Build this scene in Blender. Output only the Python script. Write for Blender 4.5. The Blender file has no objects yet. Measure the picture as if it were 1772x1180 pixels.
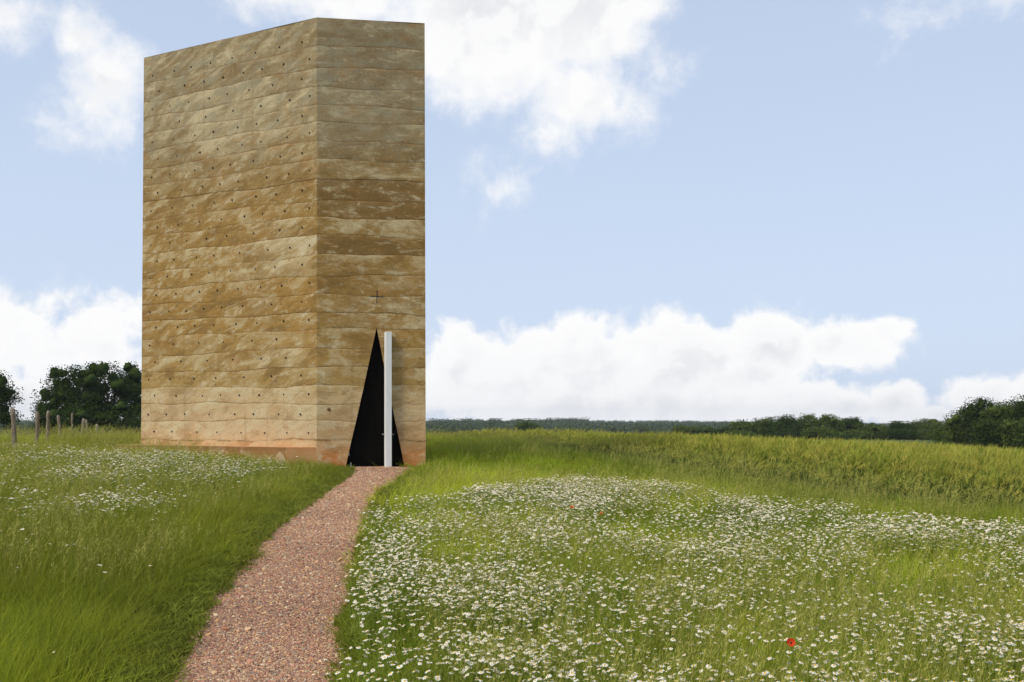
import bpy, bmesh, math, random
import numpy as np
from mathutils import Vector, Matrix

R = math.radians
scene = bpy.context.scene
COL = scene.collection
rng = np.random.default_rng(7)

# ------------------------------------------------------------------ camera
EYE = 1.28
cam_d = bpy.data.cameras.new('camera')
cam_d.sensor_width = 36.0
cam_d.lens = 36.0
cam_d.shift_y = 137.0 / 1772.0
cam_d.clip_start = 0.1
cam_d.clip_end = 9000.0
cam = bpy.data.objects.new('camera', cam_d)
cam.location = (0, 0, EYE)
cam.rotation_euler = (R(90), 0, 0)
COL.objects.link(cam)
scene.camera = cam

# ------------------------------------------------------------------ sun, exposure
SUN_AZ = R(-128)      # measured from +Y towards +X: behind the camera on the left
SUN_EL = R(48)
sun_d = bpy.data.lights.new('sun', 'SUN')
sun_d.energy = 1.7
sun_d.angle = R(13)
sun_d.color = (1.0, 0.94, 0.84)
sun = bpy.data.objects.new('sun', sun_d)
sdir = Vector((math.sin(SUN_AZ) * math.cos(SUN_EL), math.cos(SUN_AZ) * math.cos(SUN_EL), math.sin(SUN_EL)))
sun.rotation_euler = sdir.to_track_quat('Z', 'Y').to_euler()
COL.objects.link(sun)

scene.view_settings.view_transform = 'Standard'
scene.view_settings.look = 'None'
scene.view_settings.exposure = 0.6
scene.view_settings.gamma = 1.0
scene.view_settings.use_curve_mapping = False
scene.render.engine = 'CYCLES'
cy = scene.cycles
cy.max_bounces = 5
cy.diffuse_bounces = 3
cy.glossy_bounces = 2
cy.transmission_bounces = 3
cy.transparent_max_bounces = 8
cy.volume_bounces = 0
cy.caustics_reflective = False
cy.caustics_refractive = False
cy.use_denoising = True
cy.denoiser = 'OPENIMAGEDENOISE'
cy.denoising_prefilter = 'ACCURATE'
cy.use_adaptive_sampling = False
cy.sample_clamp_indirect = 6.0

# ------------------------------------------------------------------ node helpers
class NT:
    def __init__(self, tree):
        self.t = tree
    def n(self, kind, **kw):
        nd = self.t.nodes.new(kind)
        for k, v in kw.items():
            setattr(nd, k, v)
        return nd
    def put(self, sock, v):
        if v is None:
            return
        if isinstance(v, bpy.types.NodeSocket):
            self.t.links.new(v, sock)
        else:
            sock.default_value = v
    def math(self, op, a, b=None, c=None, clamp=False):
        nd = self.n('ShaderNodeMath', operation=op, use_clamp=clamp)
        for i, v in enumerate((a, b, c)):
            self.put(nd.inputs[i], v)
        return nd.outputs[0]
    def vmath(self, op, a, b=None, c=None, out=0):
        nd = self.n('ShaderNodeVectorMath', operation=op)
        for i, v in enumerate((a, b, c)):
            self.put(nd.inputs[i], v)
        return nd.outputs['Value'] if op in ('LENGTH', 'DOT_PRODUCT') else nd.outputs[0]
    def comb(self, x, y, z=0.0):
        nd = self.n('ShaderNodeCombineXYZ')
        for i, v in enumerate((x, y, z)):
            self.put(nd.inputs[i], v)
        return nd.outputs[0]
    def sep(self, v):
        nd = self.n('ShaderNodeSeparateXYZ')
        self.put(nd.inputs[0], v)
        return nd.outputs
    def noise(self, vec, scale, detail=4.0, rough=0.55, dist=0.0, lac=2.0):
        nd = self.n('ShaderNodeTexNoise')
        self.put(nd.inputs['Vector'], vec)
        self.put(nd.inputs['Scale'], scale)
        self.put(nd.inputs['Detail'], detail)
        self.put(nd.inputs['Roughness'], rough)
        self.put(nd.inputs['Lacunarity'], lac)
        self.put(nd.inputs['Distortion'], dist)
        return nd.outputs[0]
    def vor(self, vec, scale, feature='F1', out='Distance', rand=1.0):
        nd = self.n('ShaderNodeTexVoronoi', feature=feature)
        self.put(nd.inputs['Vector'], vec)
        self.put(nd.inputs['Scale'], scale)
        self.put(nd.inputs['Randomness'], rand)
        return nd.outputs[out]
    def ss(self, v, a, b, lo=0.0, hi=1.0):
        nd = self.n('ShaderNodeMapRange', interpolation_type='SMOOTHSTEP')
        self.put(nd.inputs[0], v)
        for i, q in enumerate((a, b, lo, hi)):
            self.put(nd.inputs[i + 1], q)
        return nd.outputs[0]
    def lin(self, v, a, b, lo=0.0, hi=1.0):
        nd = self.n('ShaderNodeMapRange')
        self.put(nd.inputs[0], v)
        for i, q in enumerate((a, b, lo, hi)):
            self.put(nd.inputs[i + 1], q)
        return nd.outputs[0]
    def mix(self, f, a, b, blend='MIX'):
        nd = self.n('ShaderNodeMix', data_type='RGBA', blend_type=blend)
        self.put(nd.inputs[0], f)
        for s, v in ((nd.inputs[6], a), (nd.inputs[7], b)):
            if isinstance(v, tuple) and len(v) == 3:
                v = v + (1.0,)
            self.put(s, v)
        return nd.outputs[2]
    def ramp(self, f, stops, interp='LINEAR'):
        nd = self.n('ShaderNodeValToRGB')
        cr = nd.color_ramp
        cr.interpolation = interp
        while len(cr.elements) < len(stops):
            cr.elements.new(0.5)
        for e, (p, c) in zip(cr.elements, stops):
            e.position = p
            e.color = (*c, 1.0)
        self.put(nd.inputs[0], f)
        return nd.outputs[0]
    def attr(self, name, kind='GEOMETRY'):
        return self.n('ShaderNodeAttribute', attribute_name=name, attribute_type=kind)
    def bump(self, h, strength, dist):
        nd = self.n('ShaderNodeBump')
        nd.inputs['Strength'].default_value = strength
        nd.inputs['Distance'].default_value = dist
        self.put(nd.inputs['Height'], h)
        return nd.outputs[0]

def new_mat(name):
    m = bpy.data.materials.new(name)
    m.use_nodes = True
    m.node_tree.nodes.clear()
    return m, NT(m.node_tree)

def finish(g, color, rough=0.9, spec=0.2, normal=None, metal=0.0, trans=0.0, trans_color=None):
    b = g.n('ShaderNodeBsdfPrincipled')
    if isinstance(color, tuple) and len(color) == 3:
        color = color + (1.0,)
    g.put(b.inputs['Base Color'], color)
    g.put(b.inputs['Roughness'], rough)
    g.put(b.inputs['Specular IOR Level'], spec)
    g.put(b.inputs['Metallic'], metal)
    if normal is not None:
        g.put(b.inputs['Normal'], normal)
    out = g.n('ShaderNodeOutputMaterial')
    sh = b.outputs[0]
    if trans > 0:
        t = g.n('ShaderNodeBsdfTranslucent')
        g.put(t.inputs[0], trans_color if trans_color is not None else color)
        mx = g.n('ShaderNodeMixShader')
        mx.inputs[0].default_value = trans
        g.t.links.new(sh, mx.inputs[1])
        g.t.links.new(t.outputs[0], mx.inputs[2])
        sh = mx.outputs[0]
    g.t.links.new(sh, out.inputs['Surface'])

# ------------------------------------------------------------------ sky with clouds
world = bpy.data.worlds.new('World')
scene.world = world
world.use_nodes = True
world.node_tree.nodes.clear()
g = NT(world.node_tree)
tc = g.n('ShaderNodeTexCoord').outputs['Generated']
D = g.vmath('NORMALIZE', tc)
dx, dy, dz = g.sep(D)
az = g.math('ARCTAN2', dx, dy)
el = g.math('ARCSINE', dz)
P = g.comb(az, el)
sky = g.n('ShaderNodeTexSky', sky_type='NISHITA')
sky.sun_disc = False
sky.sun_elevation = SUN_EL
sky.sun_rotation = SUN_AZ
sky.altitude = 300
sky.air_density = 1.0
sky.dust_density = 2.0
sky.ozone_density = 1.2
def pix(cx, cy_, rx, ry):      # cloud banks listed in a flat chart of the sky, turned into azimuth and elevation
    a = math.atan((cx - 886) / 1772)
    e = math.atan((727 - cy_) / 1772 * math.cos(a))
    return a, e, rx / 1772 * math.cos(a) ** 2, ry / 1772 * math.cos(a)
BANKS = [
    (800, 650, 140, 95, 1.2), (905, 650, 140, 100, 1.2), (1040, 645, 150, 118, 1.2), (1180, 635, 160, 112, 1.2), (1330, 600, 140, 90, 1.1),
    (1335, 560, 50, 56, .8), (1305, 655, 110, 60, 1.2), (1450, 595, 120, 62, 1.1), (1530, 573, 58, 38, .9), (1100, 705, 430, 60, 1.3), (1330, 700, 220, 55, 1.2),
    (1548, 700, 64, 46, 1.1), (1470, 705, 70, 40, 1.0), (1715, 695, 100, 54, 1.1), (1800, 690, 100, 60, 1.1), (1640, 728, 160, 30, 1.1),
    (560, -20, 260, 75, 1.0), (830, 50, 220, 160, 1.5), (980, 40, 180, 130, 1.45), (1080, 0, 120, 70, 1.0), (1010, 160, 130, 90, 1.15),
    (960, 225, 100, 90, .62), (890, 310, 90, 75, .36), (1140, 115, 70, 60, .45), (1060, 200, 80, 65, .65),
    (20, 25, 90, 70, 1.05), (150, 70, 80, 60, .8), (180, 150, 95, 120, .95), (125, 240, 70, 50, .55),
    (20, 545, 150, 90, .8), (120, 610, 190, 100, .8), (190, 540, 120, 60, .55), (100, 700, 280, 75, 1.0),
    (1545, 40, 90, 70, .34), (1725, 0, 90, 45, .55),
]
fb = g.noise(D, 17.0, 8.0, .56, .15)
fb_s = g.noise(g.vmath('ADD', D, (-.010, 0, .013)), 17.0, 5.0, .56, .15)
dens = None
for cx, cyy, rx, ry, w in BANKS:
    a, e, ra, re = pix(cx, cyy, rx, ry)
    q = g.vmath('MULTIPLY_ADD', P, (1 / ra, 1 / re, 0), (-a / ra, -e / re, 0))
    v = g.math('MULTIPLY_ADD', g.vmath('LENGTH', q), -w, w)
    dens = v if dens is None else g.math('SMOOTH_MAX', dens, v, .12)
# the rest of the sky, round the sides and overhead, carries scattered clouds of the same kind
gen = g.noise(g.vmath('MULTIPLY', D, (1, 1, 1.8)), 2.6, 3.0, .5)
outside = g.math('MAXIMUM', g.ss(g.math('ABSOLUTE', az), R(28), R(38)), g.ss(el, R(24), R(34)))
gen = g.math('MULTIPLY', g.lin(gen, .50, .68, -.6, 1.0), 1.0)
gen = g.math('SUBTRACT', gen, g.lin(outside, 0, 1, 2.0, 0.0))
dens = g.math('MAXIMUM', dens, gen)
fb2 = g.noise(D, 52.0, 6.0, .6, .3)
t = g.math('ADD', dens, g.math('MULTIPLY', g.math('SUBTRACT', fb, .5), 1.7))
t = g.math('ADD', t, g.math('MULTIPLY', g.math('SUBTRACT', fb2, .5), .75))
high = g.ss(el, R(5), R(10))
cover = g.math('MULTIPLY', g.ss(t, g.lin(high, 0, 1, .0, -.06), g.lin(high, 0, 1, .4, .85)), .97)
# light on the clouds: brighter where the cloud thins towards the sun, greyer in thick, low parts
lit = g.ss(g.math('SUBTRACT', fb, fb_s), -.07, .07)
thick = g.ss(t, .3, 1.1)
soft = g.ss(g.noise(D, 7.0, 4.0, .5), .38, .66)
shade = g.math('MULTIPLY', thick, g.math('MULTIPLY', g.math('SUBTRACT', 1.0, g.math('MULTIPLY', lit, .75)), g.lin(soft, 0, 1, .45, 1.0)))
ccol = g.mix(shade, (6.75, 6.72, 6.68), (5.45, 5.48, 5.65))
pale = g.mix(g.ss(el, R(-2), R(24), .93, .72), sky.outputs[0], (4.2, 4.9, 6.15))
skyc = g.mix(cover, pale, ccol)
bg = g.n('ShaderNodeBackground')
bg.inputs['Strength'].default_value = 0.1
g.t.links.new(skyc, bg.inputs[0])
wo = g.n('ShaderNodeOutputWorld')
g.t.links.new(bg.outputs[0], wo.inputs['Surface'])
world.cycles.sampling_method = 'MANUAL'
world.cycles.sample_map_resolution = 512

# ------------------------------------------------------------------ terrain height
CP = np.array([(0,0,-.58),(-6,2,-.45),(6,2,-.6),(-2,7,-.57),(3,7,-.6),(-6,11,-.2),(0,14,-.42),(6,12,-.5),(-3,20,-.2),(2,20,-.3),
(-3.2,27.2,-.04),(-5.2,26.9,-.02),(-7.2,27.0,.06),(-9.3,28.1,.15),(-11.6,29.4,.27),(-9,22,.1),(-12.6,26,.31),(-14.5,32,.38),(-18.5,43,.32),(-22.3,55,-.1),(-29,75,-.7),
(-10,38,.35),(-3,40,.2),(-1.5,30,.02),
(8.3,16.6,-.32),(6.8,19.7,-.24),(5.5,24,-.14),(4.9,28,-.06),(2.5,39.7,.08),(.4,48,.12),(-3,52,.15),(12.5,25,-.19),(15,30,-.35),(8.7,30,-.11),(11.6,40,-.33),(6.2,35,-.02),(1.7,46,.12),
(25,45,-1.1),(10,60,-.7),(0,70,-.7),(-10,70,-.7),(30,80,-3),(0,100,-2),(-40,100,-1.4),(60,100,-4.5),(-60,60,.2),(-30,30,.6),(-25,10,.4),(25,10,-.6),(50,40,-2.5),(-15,-15,-.5),(15,-15,-.8),(0,-40,-1),(50,-30,-1.2),(-50,-30,0)], float)
def _k(r2):
    return np.where(r2 > 1e-9, .5 * r2 * np.log(np.maximum(r2, 1e-9)), 0.)
def _fit():
    Pp = CP[:, :2]; n = len(Pp)
    A = np.zeros((n + 3, n + 3))
    A[:n, :n] = _k(((Pp[:, None] - Pp[None]) ** 2).sum(-1)) + np.eye(n) * 2.0
    A[:n, n] = 1; A[:n, n + 1:] = Pp; A[n, :n] = 1; A[n + 1:, :n] = Pp.T
    return np.linalg.solve(A, np.r_[CP[:, 2], 0, 0, 0])
TW = _fit()
def sst(a, b, x):
    t = np.clip((x - a) / (b - a), 0, 1)
    return t * t * (3 - 2 * t)
def ground_z(x, y):
    x = np.asarray(x, float); y = np.asarray(y, float)
    sh = np.broadcast(x, y).shape
    x = np.broadcast_to(x, sh).ravel(); y = np.broadcast_to(y, sh).ravel()
    r = np.hypot(x, y - 20); far = sst(60, 130, r)
    near = np.zeros(len(x)); m = r < 135
    xm, ym = x[m], y[m]
    s = TW[-3] + TW[-2] * xm + TW[-1] * ym
    for (px, py, _), w in zip(CP, TW):
        s = s + w * _k((xm - px) ** 2 + (ym - py) ** 2)
    s = s + .018 * np.sin(xm * 1.7 + .6 * ym) * np.sin(ym * 1.3 - .4 * xm) + .03 * np.sin(.5 * xm + 1) * np.sin(.41 * ym)
    near[m] = s
    fz = -3.0 - 10 * sst(130, 600, r) - 1.2 * np.sin(x / 60.) * np.sin(y / 75. + 1) * sst(100, 250, r)
    fz = fz + (.5 + 2.5 * np.sin(x / 420. + 1.9) + 1.2 * np.sin(x / 170.)) * sst(900, 1700, r)
    return (near * (1 - far) + fz * far).reshape(sh)
def gz(x, y):
    return float(ground_z(np.array([x]), np.array([y]))[0])

def vnoise(x, y, scale, seed):      # smooth value noise, 0..1
    r_ = np.random.default_rng(seed); tab = r_.random((64, 64))
    x = np.asarray(x) * scale; y = np.asarray(y) * scale
    xi = np.floor(x).astype(int); yi = np.floor(y).astype(int)
    fx = x - xi; fy = y - yi
    fx = fx * fx * (3 - 2 * fx); fy = fy * fy * (3 - 2 * fy)
    a = tab[xi % 64, yi % 64]; b = tab[(xi + 1) % 64, yi % 64]
    c = tab[xi % 64, (yi + 1) % 64]; d = tab[(xi + 1) % 64, (yi + 1) % 64]
    return (a * (1 - fx) + b * fx) * (1 - fy) + (c * (1 - fx) + d * fx) * fy
def fnoise(x, y, scale, seed):
    return (vnoise(x, y, scale, seed) * .55 + vnoise(x, y, scale * 2.1, seed + 1) * .3 + vnoise(x, y, scale * 4.3, seed + 2) * .15)

# ------------------------------------------------------------------ mesh helpers
def mesh_np(name, verts, faces, mats=(), mat_idx=None, smooth=False):
    me = bpy.data.meshes.new(name)
    verts = np.asarray(verts, np.float32)
    if isinstance(faces, np.ndarray):
        nf, k = faces.shape
        me.vertices.add(len(verts)); me.vertices.foreach_set('co', verts.ravel())
        me.loops.add(nf * k); me.loops.foreach_set('vertex_index', faces.astype(np.int32).ravel())
        me.polygons.add(nf)
        me.polygons.foreach_set('loop_start', np.arange(0, nf * k, k, dtype=np.int32))
        me.polygons.foreach_set('loop_total', np.full(nf, k, np.int32))
    else:
        me.from_pydata([tuple(map(float, v)) for v in verts], [], faces)
    for m in mats:
        me.materials.append(m)
    if mat_idx is not None:
        me.polygons.foreach_set('material_index', np.asarray(mat_idx, np.int32))
    if smooth:
        me.polygons.foreach_set('use_smooth', np.ones(len(me.polygons), bool))
    me.update(calc_edges=True)
    return me
def obj(name, me, parent=None, loc=None, kind=None, label=None, cat=None, group=None):
    o = bpy.data.objects.new(name, me)
    COL.objects.link(o)
    if parent is not None:
        o.parent = parent
    if loc is not None:
        o.location = loc
    tag(o, label, cat, group, kind)
    return o
def tag(o, label=None, cat=None, group=None, kind=None):
    for k, v in (('label', label), ('category', cat), ('group', group), ('kind', kind)):
        if v:
            o[k] = v
def bm_mesh(name, bm, mats, smooth=False):
    me = bpy.data.meshes.new(name)
    bmesh.ops.recalc_face_normals(bm, faces=bm.faces)
    bm.to_mesh(me); bm.free()
    for m in mats:
        me.materials.append(m)
    if smooth:
        me.polygons.foreach_set('use_smooth', np.ones(len(me.polygons), bool))
    return me
def bm_box(bm, cx, cy_, cz, sx, sy, sz, rot=0.0, bevel=0.0):
    M = Matrix.Translation((cx, cy_, cz)) @ Matrix.Rotation(rot, 4, 'Z') @ Matrix.Diagonal((sx, sy, sz, 1))
    r = bmesh.ops.create_cube(bm, size=1.0, matrix=M)
    if bevel:
        es = list({e for v in r['verts'] for e in v.link_edges})
        bmesh.ops.bevel(bm, geom=es, offset=bevel, segments=2, affect='EDGES', profile=.5)
def tube_np(pts, rad, sides=6):
    """tapered tube along a polyline -> verts, quad faces"""
    pts = np.asarray(pts, float); V = []; n = len(pts)
    for i, p in enumerate(pts):
        t_ = pts[min(i + 1, n - 1)] - pts[max(i - 1, 0)]
        t_ /= np.linalg.norm(t_) + 1e-9
        a = np.cross(t_, (0.3, 0.9, 0.1)); a /= np.linalg.norm(a) + 1e-9
        b = np.cross(t_, a)
        th = np.arange(sides) / sides * 2 * np.pi
        V.append(p + rad[i] * (np.cos(th)[:, None] * a + np.sin(th)[:, None] * b))
    V = np.concatenate(V)
    Fq = []
    for i in range(n - 1):
        for s in range(sides):
            s2 = (s + 1) % sides
            Fq.append((i * sides + s, i * sides + s2, (i + 1) * sides + s2, (i + 1) * sides + s))
    return V, np.array(Fq)
def join_np(parts):
    V, Fc, o = [], [], 0
    for v, f in parts:
        V.append(v); Fc.append(f + o); o += len(v)
    return np.concatenate(V), np.concatenate(Fc)

def scatter(name, pos, rot, scl, tint, sources, kind='stuff', label=None, cat=None):
    """ONE object whose points carry copies of the source meshes (grass, gravel, crops: what nobody could count)"""
    me = bpy.data.meshes.new(name)
    n = len(pos)
    me.vertices.add(n); me.vertices.foreach_set('co', np.asarray(pos, np.float32).ravel())
    a = me.attributes.new('rot', 'FLOAT_VECTOR', 'POINT'); a.data.foreach_set('vector', np.asarray(rot, np.float32).ravel())
    a = me.attributes.new('scl', 'FLOAT_VECTOR', 'POINT'); a.data.foreach_set('vector', np.asarray(scl, np.float32).ravel())
    tt = np.ones((n, 4), np.float32); tt[:, :3] = tint
    a = me.attributes.new('tint', 'FLOAT_COLOR', 'POINT'); a.data.foreach_set('color', tt.ravel())
    a = me.attributes.new('idx', 'INT', 'POINT'); a.data.foreach_set('value', rng.integers(0, len(sources), n).astype(np.int32))
    o = obj(name, me, kind=kind, label=label, cat=cat)
    ng = bpy.data.node_groups.new(name + '_nodes', 'GeometryNodeTree')
    ng.interface.new_socket('Geometry', in_out='INPUT', socket_type='NodeSocketGeometry')
    ng.interface.new_socket('Geometry', in_out='OUTPUT', socket_type='NodeSocketGeometry')
    N = ng.nodes.new; L = ng.links.new
    gi = N('NodeGroupInput'); go = N('NodeGroupOutput')
    jn = N('GeometryNodeJoinGeometry')
    for s in sources:
        oi = N('GeometryNodeObjectInfo'); oi.inputs['Object'].default_value = s
        gt = N('GeometryNodeGeometryToInstance')
        L(oi.outputs['Geometry'], gt.inputs[0]); L(gt.outputs[0], jn.inputs[0])
    ip = N('GeometryNodeInstanceOnPoints')
    L(gi.outputs[0], ip.inputs['Points']); L(jn.outputs[0], ip.inputs['Instance'])
    ip.inputs['Pick Instance'].default_value = True
    def na(nm, ty, sock):
        q = N('GeometryNodeInputNamedAttribute'); q.data_type = ty; q.inputs['Name'].default_value = nm
        L(q.outputs[0], sock)
    na('idx', 'INT', ip.inputs['Instance Index'])
    na('scl', 'FLOAT_VECTOR', ip.inputs['Scale'])
    q = N('GeometryNodeInputNamedAttribute'); q.data_type = 'FLOAT_VECTOR'; q.inputs['Name'].default_value = 'rot'
    er = N('FunctionNodeEulerToRotation'); L(q.outputs[0], er.inputs[0]); L(er.outputs[0], ip.inputs['Rotation'])
    L(ip.outputs[0], go.inputs[0])
    md = o.modifiers.new('scatter', 'NODES'); md.node_group = ng
    return o
def source(name, me):
    return bpy.data.objects.new(name, me)

# ------------------------------------------------------------------ materials
def mat_tinted(name, rough=.6, trans=.3, spec=.25, vary=.0, fallback=None, tip=None):
    m, g = new_mat(name)
    c = g.attr('tint', 'INSTANCER').outputs['Color']
    if tip is not None:      # dry, straw-coloured tips
        c = g.mix(g.ss(g.attr('h').outputs['Fac'], .55, 1.0, 0.0, tip[1]), c, tip[0])
    finish(g, c, rough, spec, trans=trans)
    return m
def mat_plain(name, col, rough=.8, spec=.2, trans=0.0, metal=0.0):
    m, g = new_mat(name)
    finish(g, col, rough, spec, trans=trans, metal=metal)
    return m

def mat_ground():
    m, g = new_mat('meadow_soil')
    co = g.n('ShaderNodeNewGeometry').outputs['Position']
    n1 = g.noise(co, .05, 5.0, .6); n2 = g.noise(co, .9, 4.0, .6); n3 = g.noise(co, 14.0, 3.0, .6)
    c = g.mix(g.ss(n1, .35, .65), (.055, .085, .016), (.10, .115, .022))
    c = g.mix(g.ss(n2, .4, .7), c, (.075, .085, .02))
    c = g.mix(g.ss(n3, .45, .75, 0, .6), c, (.05, .045, .018))
    finish(g, c, .95, .1, g.bump(n3, .6, .05))
    return m
def mat_concrete(name, bench=False):
    m, g = new_mat(name)
    u = g.attr('pu').outputs['Fac']; z = g.attr('pz').outputs['Fac']
    lt = g.attr('lt').outputs['Fac']; lr = g.attr('lr').outputs['Fac']; fc = g.attr('fc').outputs['Fac']
    jitter = g.math('MULTIPLY', lr, 37.0)
    # rammed in sloping heaps: the patches lean on the long wall, lie flat on the door wall
    slope = g.math('MULTIPLY', fc, .30)
    zz = g.math('SUBTRACT', z, g.math('MULTIPLY', u, slope))
    flow = g.comb(g.math('MULTIPLY', u, 1.0), g.math('MULTIPLY', zz, 2.1), jitter)
    flow2 = g.comb(g.math('MULTIPLY', u, 1.7), g.math('MULTIPLY', zz, 4.2), g.math('ADD', jitter, 5.0))
    flat = g.comb(u, z, 3.0)
    n_big = g.noise(flow, 1.0, 9.0, .68, .35)
    n_mid = g.noise(flow2, 1.5, 8.0, .7, .4)
    n_wide = g.noise(g.comb(g.math('MULTIPLY', u, .35), g.math('MULTIPLY', z, .5), 9.0), 1.0, 3.0, .5)
    n_fine = g.noise(flat, 26.0, 5.0, .7)
    n_grit = g.noise(flat, 70.0, 3.0, .7)
    n_pit = g.noise(flat, 34.0, 2.0, .5)
    zj = g.math('ADD', z, g.math('MULTIPLY', g.math('SUBTRACT', g.noise(flat, 1.1, 4.0, .6), .5), .22))
    base = g.ramp(g.lin(zj, 0.0, 12.0), [(0.0, (.60, .19, .045)), (.030, (.60, .23, .065)), (.054, (.66, .40, .19)), (.105, (.66, .45, .23)), (.165, (.62, .44, .215)), (.19, (.44, .28, .09)),
                                        (.36, (.385, .218, .052)), (.56, (.37, .215, .056)), (.70, (.325, .208, .072)), (.80, (.345, .25, .118)), (1.0, (.285, .208, .10))])
    lr2 = g.math('FRACT', g.math('MULTIPLY_ADD', lr, 7.31, g.math('MULTIPLY', fc, .43)))
    n_blot = g.noise(g.comb(g.math('MULTIPLY', u, .9), g.math('MULTIPLY', zz, 1.7), g.math('ADD', jitter, 11.0)), 2.8, 9.0, .74, .3)
    c = g.mix(g.ss(n_wide, .40, .66, 0, .6), base, g.mix(.55, base, (.25, .145, .045)))
    lb = g.attr('lb').outputs['Fac']
    lowz = g.ss(z, 1.7, 2.5, .6, 1.0)
    n_u = g.noise(g.comb(g.math('MULTIPLY', u, 1.0), g.math('MULTIPLY', zz, 2.4), g.math('ADD', jitter, 23.0)), .9, 4.0, .6, .4)
    toned = g.math('ADD', lb, g.math('MULTIPLY_ADD', g.math('SUBTRACT', n_blot, .5), 1.7, g.math('MULTIPLY', g.math('SUBTRACT', n_u, .5), 1.2)))
    c = g.mix(g.ss(toned, .1, 1.0, 0, .68), c, g.mix(g.ss(z, 1.9, 2.6), (.66, .48, .28), (.58, .47, .275)))
    c = g.mix(g.ss(toned, -.1, -1.0, 0, .85), c, (.195, .108, .032))
    up_ = g.lin(lt, 0, 1, -.035, .05)      # paler paste settled in the upper part of each lift
    light_amt = g.math('MULTIPLY', g.ss(g.math('ADD', n_big, up_), .50, .585), g.lin(toned, -.6, .8, .1, 1.0))
    c = g.mix(g.math('MULTIPLY', light_amt, .8), c, (.66, .535, .31))
    c = g.mix(g.math('MULTIPLY', g.ss(n_blot, .54, .64), .6), c, (.64, .53, .325))
    c = g.mix(g.math('MULTIPLY', g.math('MULTIPLY', g.ss(n_big, .55, .68), g.ss(n_blot, .48, .62)), .6), c, (.72, .61, .41))
    dark_amt = g.math('MULTIPLY', lowz, g.math('MULTIPLY', g.ss(n_big, .475, .39), g.lin(toned, -.6, .8, 1.0, .4)))
    c = g.mix(g.math('MULTIPLY', dark_amt, .8), c, (.20, .115, .032))
    c = g.mix(g.math('MULTIPLY', lowz, g.math('MULTIPLY', g.ss(n_mid, .46, .36), .5)), c, (.24, .145, .045))
    c = g.mix(g.math('MULTIPLY', lowz, g.math('MULTIPLY', g.ss(n_blot, .44, .28), .5)), c, (.24, .145, .05))
    # greyish, algae-tinged blotches towards the top
    grey = g.math('MULTIPLY', g.ss(z, 7.0, 10.0), g.ss(g.noise(flow, 1.7, 5.0, .6), .44, .66))
    c = g.mix(g.math('MULTIPLY', grey, .65), c, (.33, .29, .19))
    streak = g.noise(g.comb(g.math('MULTIPLY', u, 1.5), g.math('MULTIPLY', zz, 6.0), g.math('ADD', jitter, 2.0)), 1.0, 7.0, .7, .4)
    c = g.mix(g.ss(streak, .56, .65, 0, .5), c, (.62, .53, .34))
    c = g.mix(g.ss(streak, .43, .30, 0, .4), c, (.21, .125, .04))
    gt = g.math('MULTIPLY', g.ss(z, 7.5, 9.5), g.lin(fc, 0, 1, .55, .2))
    c = g.mix(gt, c, g.mix(.5, c, (.32, .285, .20)))
    # vertical run stains and formwork seams
    run = g.noise(g.comb(g.math('MULTIPLY', u, 5.0), g.math('MULTIPLY', z, .22), 2.0), 1.0, 4.0, .6)
    c = g.mix(g.ss(run, .56, .74, 0, .28), c, (.20, .125, .05))
    seam = g.math('ABSOLUTE', g.math('SUBTRACT', g.math('FRACT', g.math('MULTIPLY_ADD', u, .8, .31)), .5))
    c = g.mix(g.math('MULTIPLY', g.ss(seam, .006, .002), .09), c, (.16, .1, .045))
    # grain
    rust = g.math('MULTIPLY', g.ss(g.noise(g.comb(u, g.math('MULTIPLY', z, 2.2), 31.0), 1.3, 7.0, .7, .5), .54, .70), .5)
    c = g.mix(rust, c, (.40, .19, .05))
    c = g.mix(g.ss(n_fine, .35, .75, 0, .6), c, g.mix(.55, c, (.13, .085, .035)))
    c = g.mix(g.ss(g.noise(flat, 11.0, 6.0, .75), .56, .72, 0, .45), c, (.66, .54, .33))
    c = g.mix(g.ss(n_grit, .56, .75, 0, .45), c, (.60, .51, .36))
    c = g.mix(g.ss(n_grit, .44, .26, 0, .5), c, (.11, .075, .035))
    c = g.mix(g.math('MULTIPLY', g.ss(n_pit, .66, .74), .75), c, (.06, .042, .022))
    pit = g.math('MULTIPLY', g.ss(g.vor(flat, 9.0), .16, .09), g.ss(g.noise(flat, 1.3, 3.0, .6), .46, .62))
    c = g.mix(g.math('MULTIPLY', pit, .6), c, (.085, .055, .025))
    # ragged day joints: a brown line and pockets of coarse gravel just above it
    wob = g.math('MULTIPLY', g.math('SUBTRACT', g.noise(flat, 7.0, 5.0, .75), .5), .16)
    lo = g.math('ADD', lt, wob)
    pocket = g.math('MULTIPLY', g.ss(lo, .30, .05), g.ss(g.noise(flat, 1.6, 3.0, .6), .50, .66))
    speck = g.ss(g.vor(flat, 24.0), .36, .18)
    c = g.mix(g.math('MULTIPLY', g.math('MULTIPLY', pocket, speck), .85), c, (.05, .035, .02))
    jl = g.math('MINIMUM', lt, g.math('SUBTRACT', 1.0, lt))
    jn = g.math('MULTIPLY', g.ss(g.math('ADD', jl, g.math('MULTIPLY', wob, .4)), .045, .0), g.ss(g.noise(flat, 1.7, 5.0, .7), .42, .58, .0, .85))
    c = g.mix(g.math('MULTIPLY', jn, .75), c, (.22, .11, .035))
    h = g.math('ADD', g.math('MULTIPLY', n_fine, .6), g.math('MULTIPLY', n_grit, .4))
    h = g.math('SUBTRACT', h, g.math('MULTIPLY', g.math('MULTIPLY', pocket, speck), .8))
    finish(g, c, .93, .15, g.bump(h, .55, .012))
    return m
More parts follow.
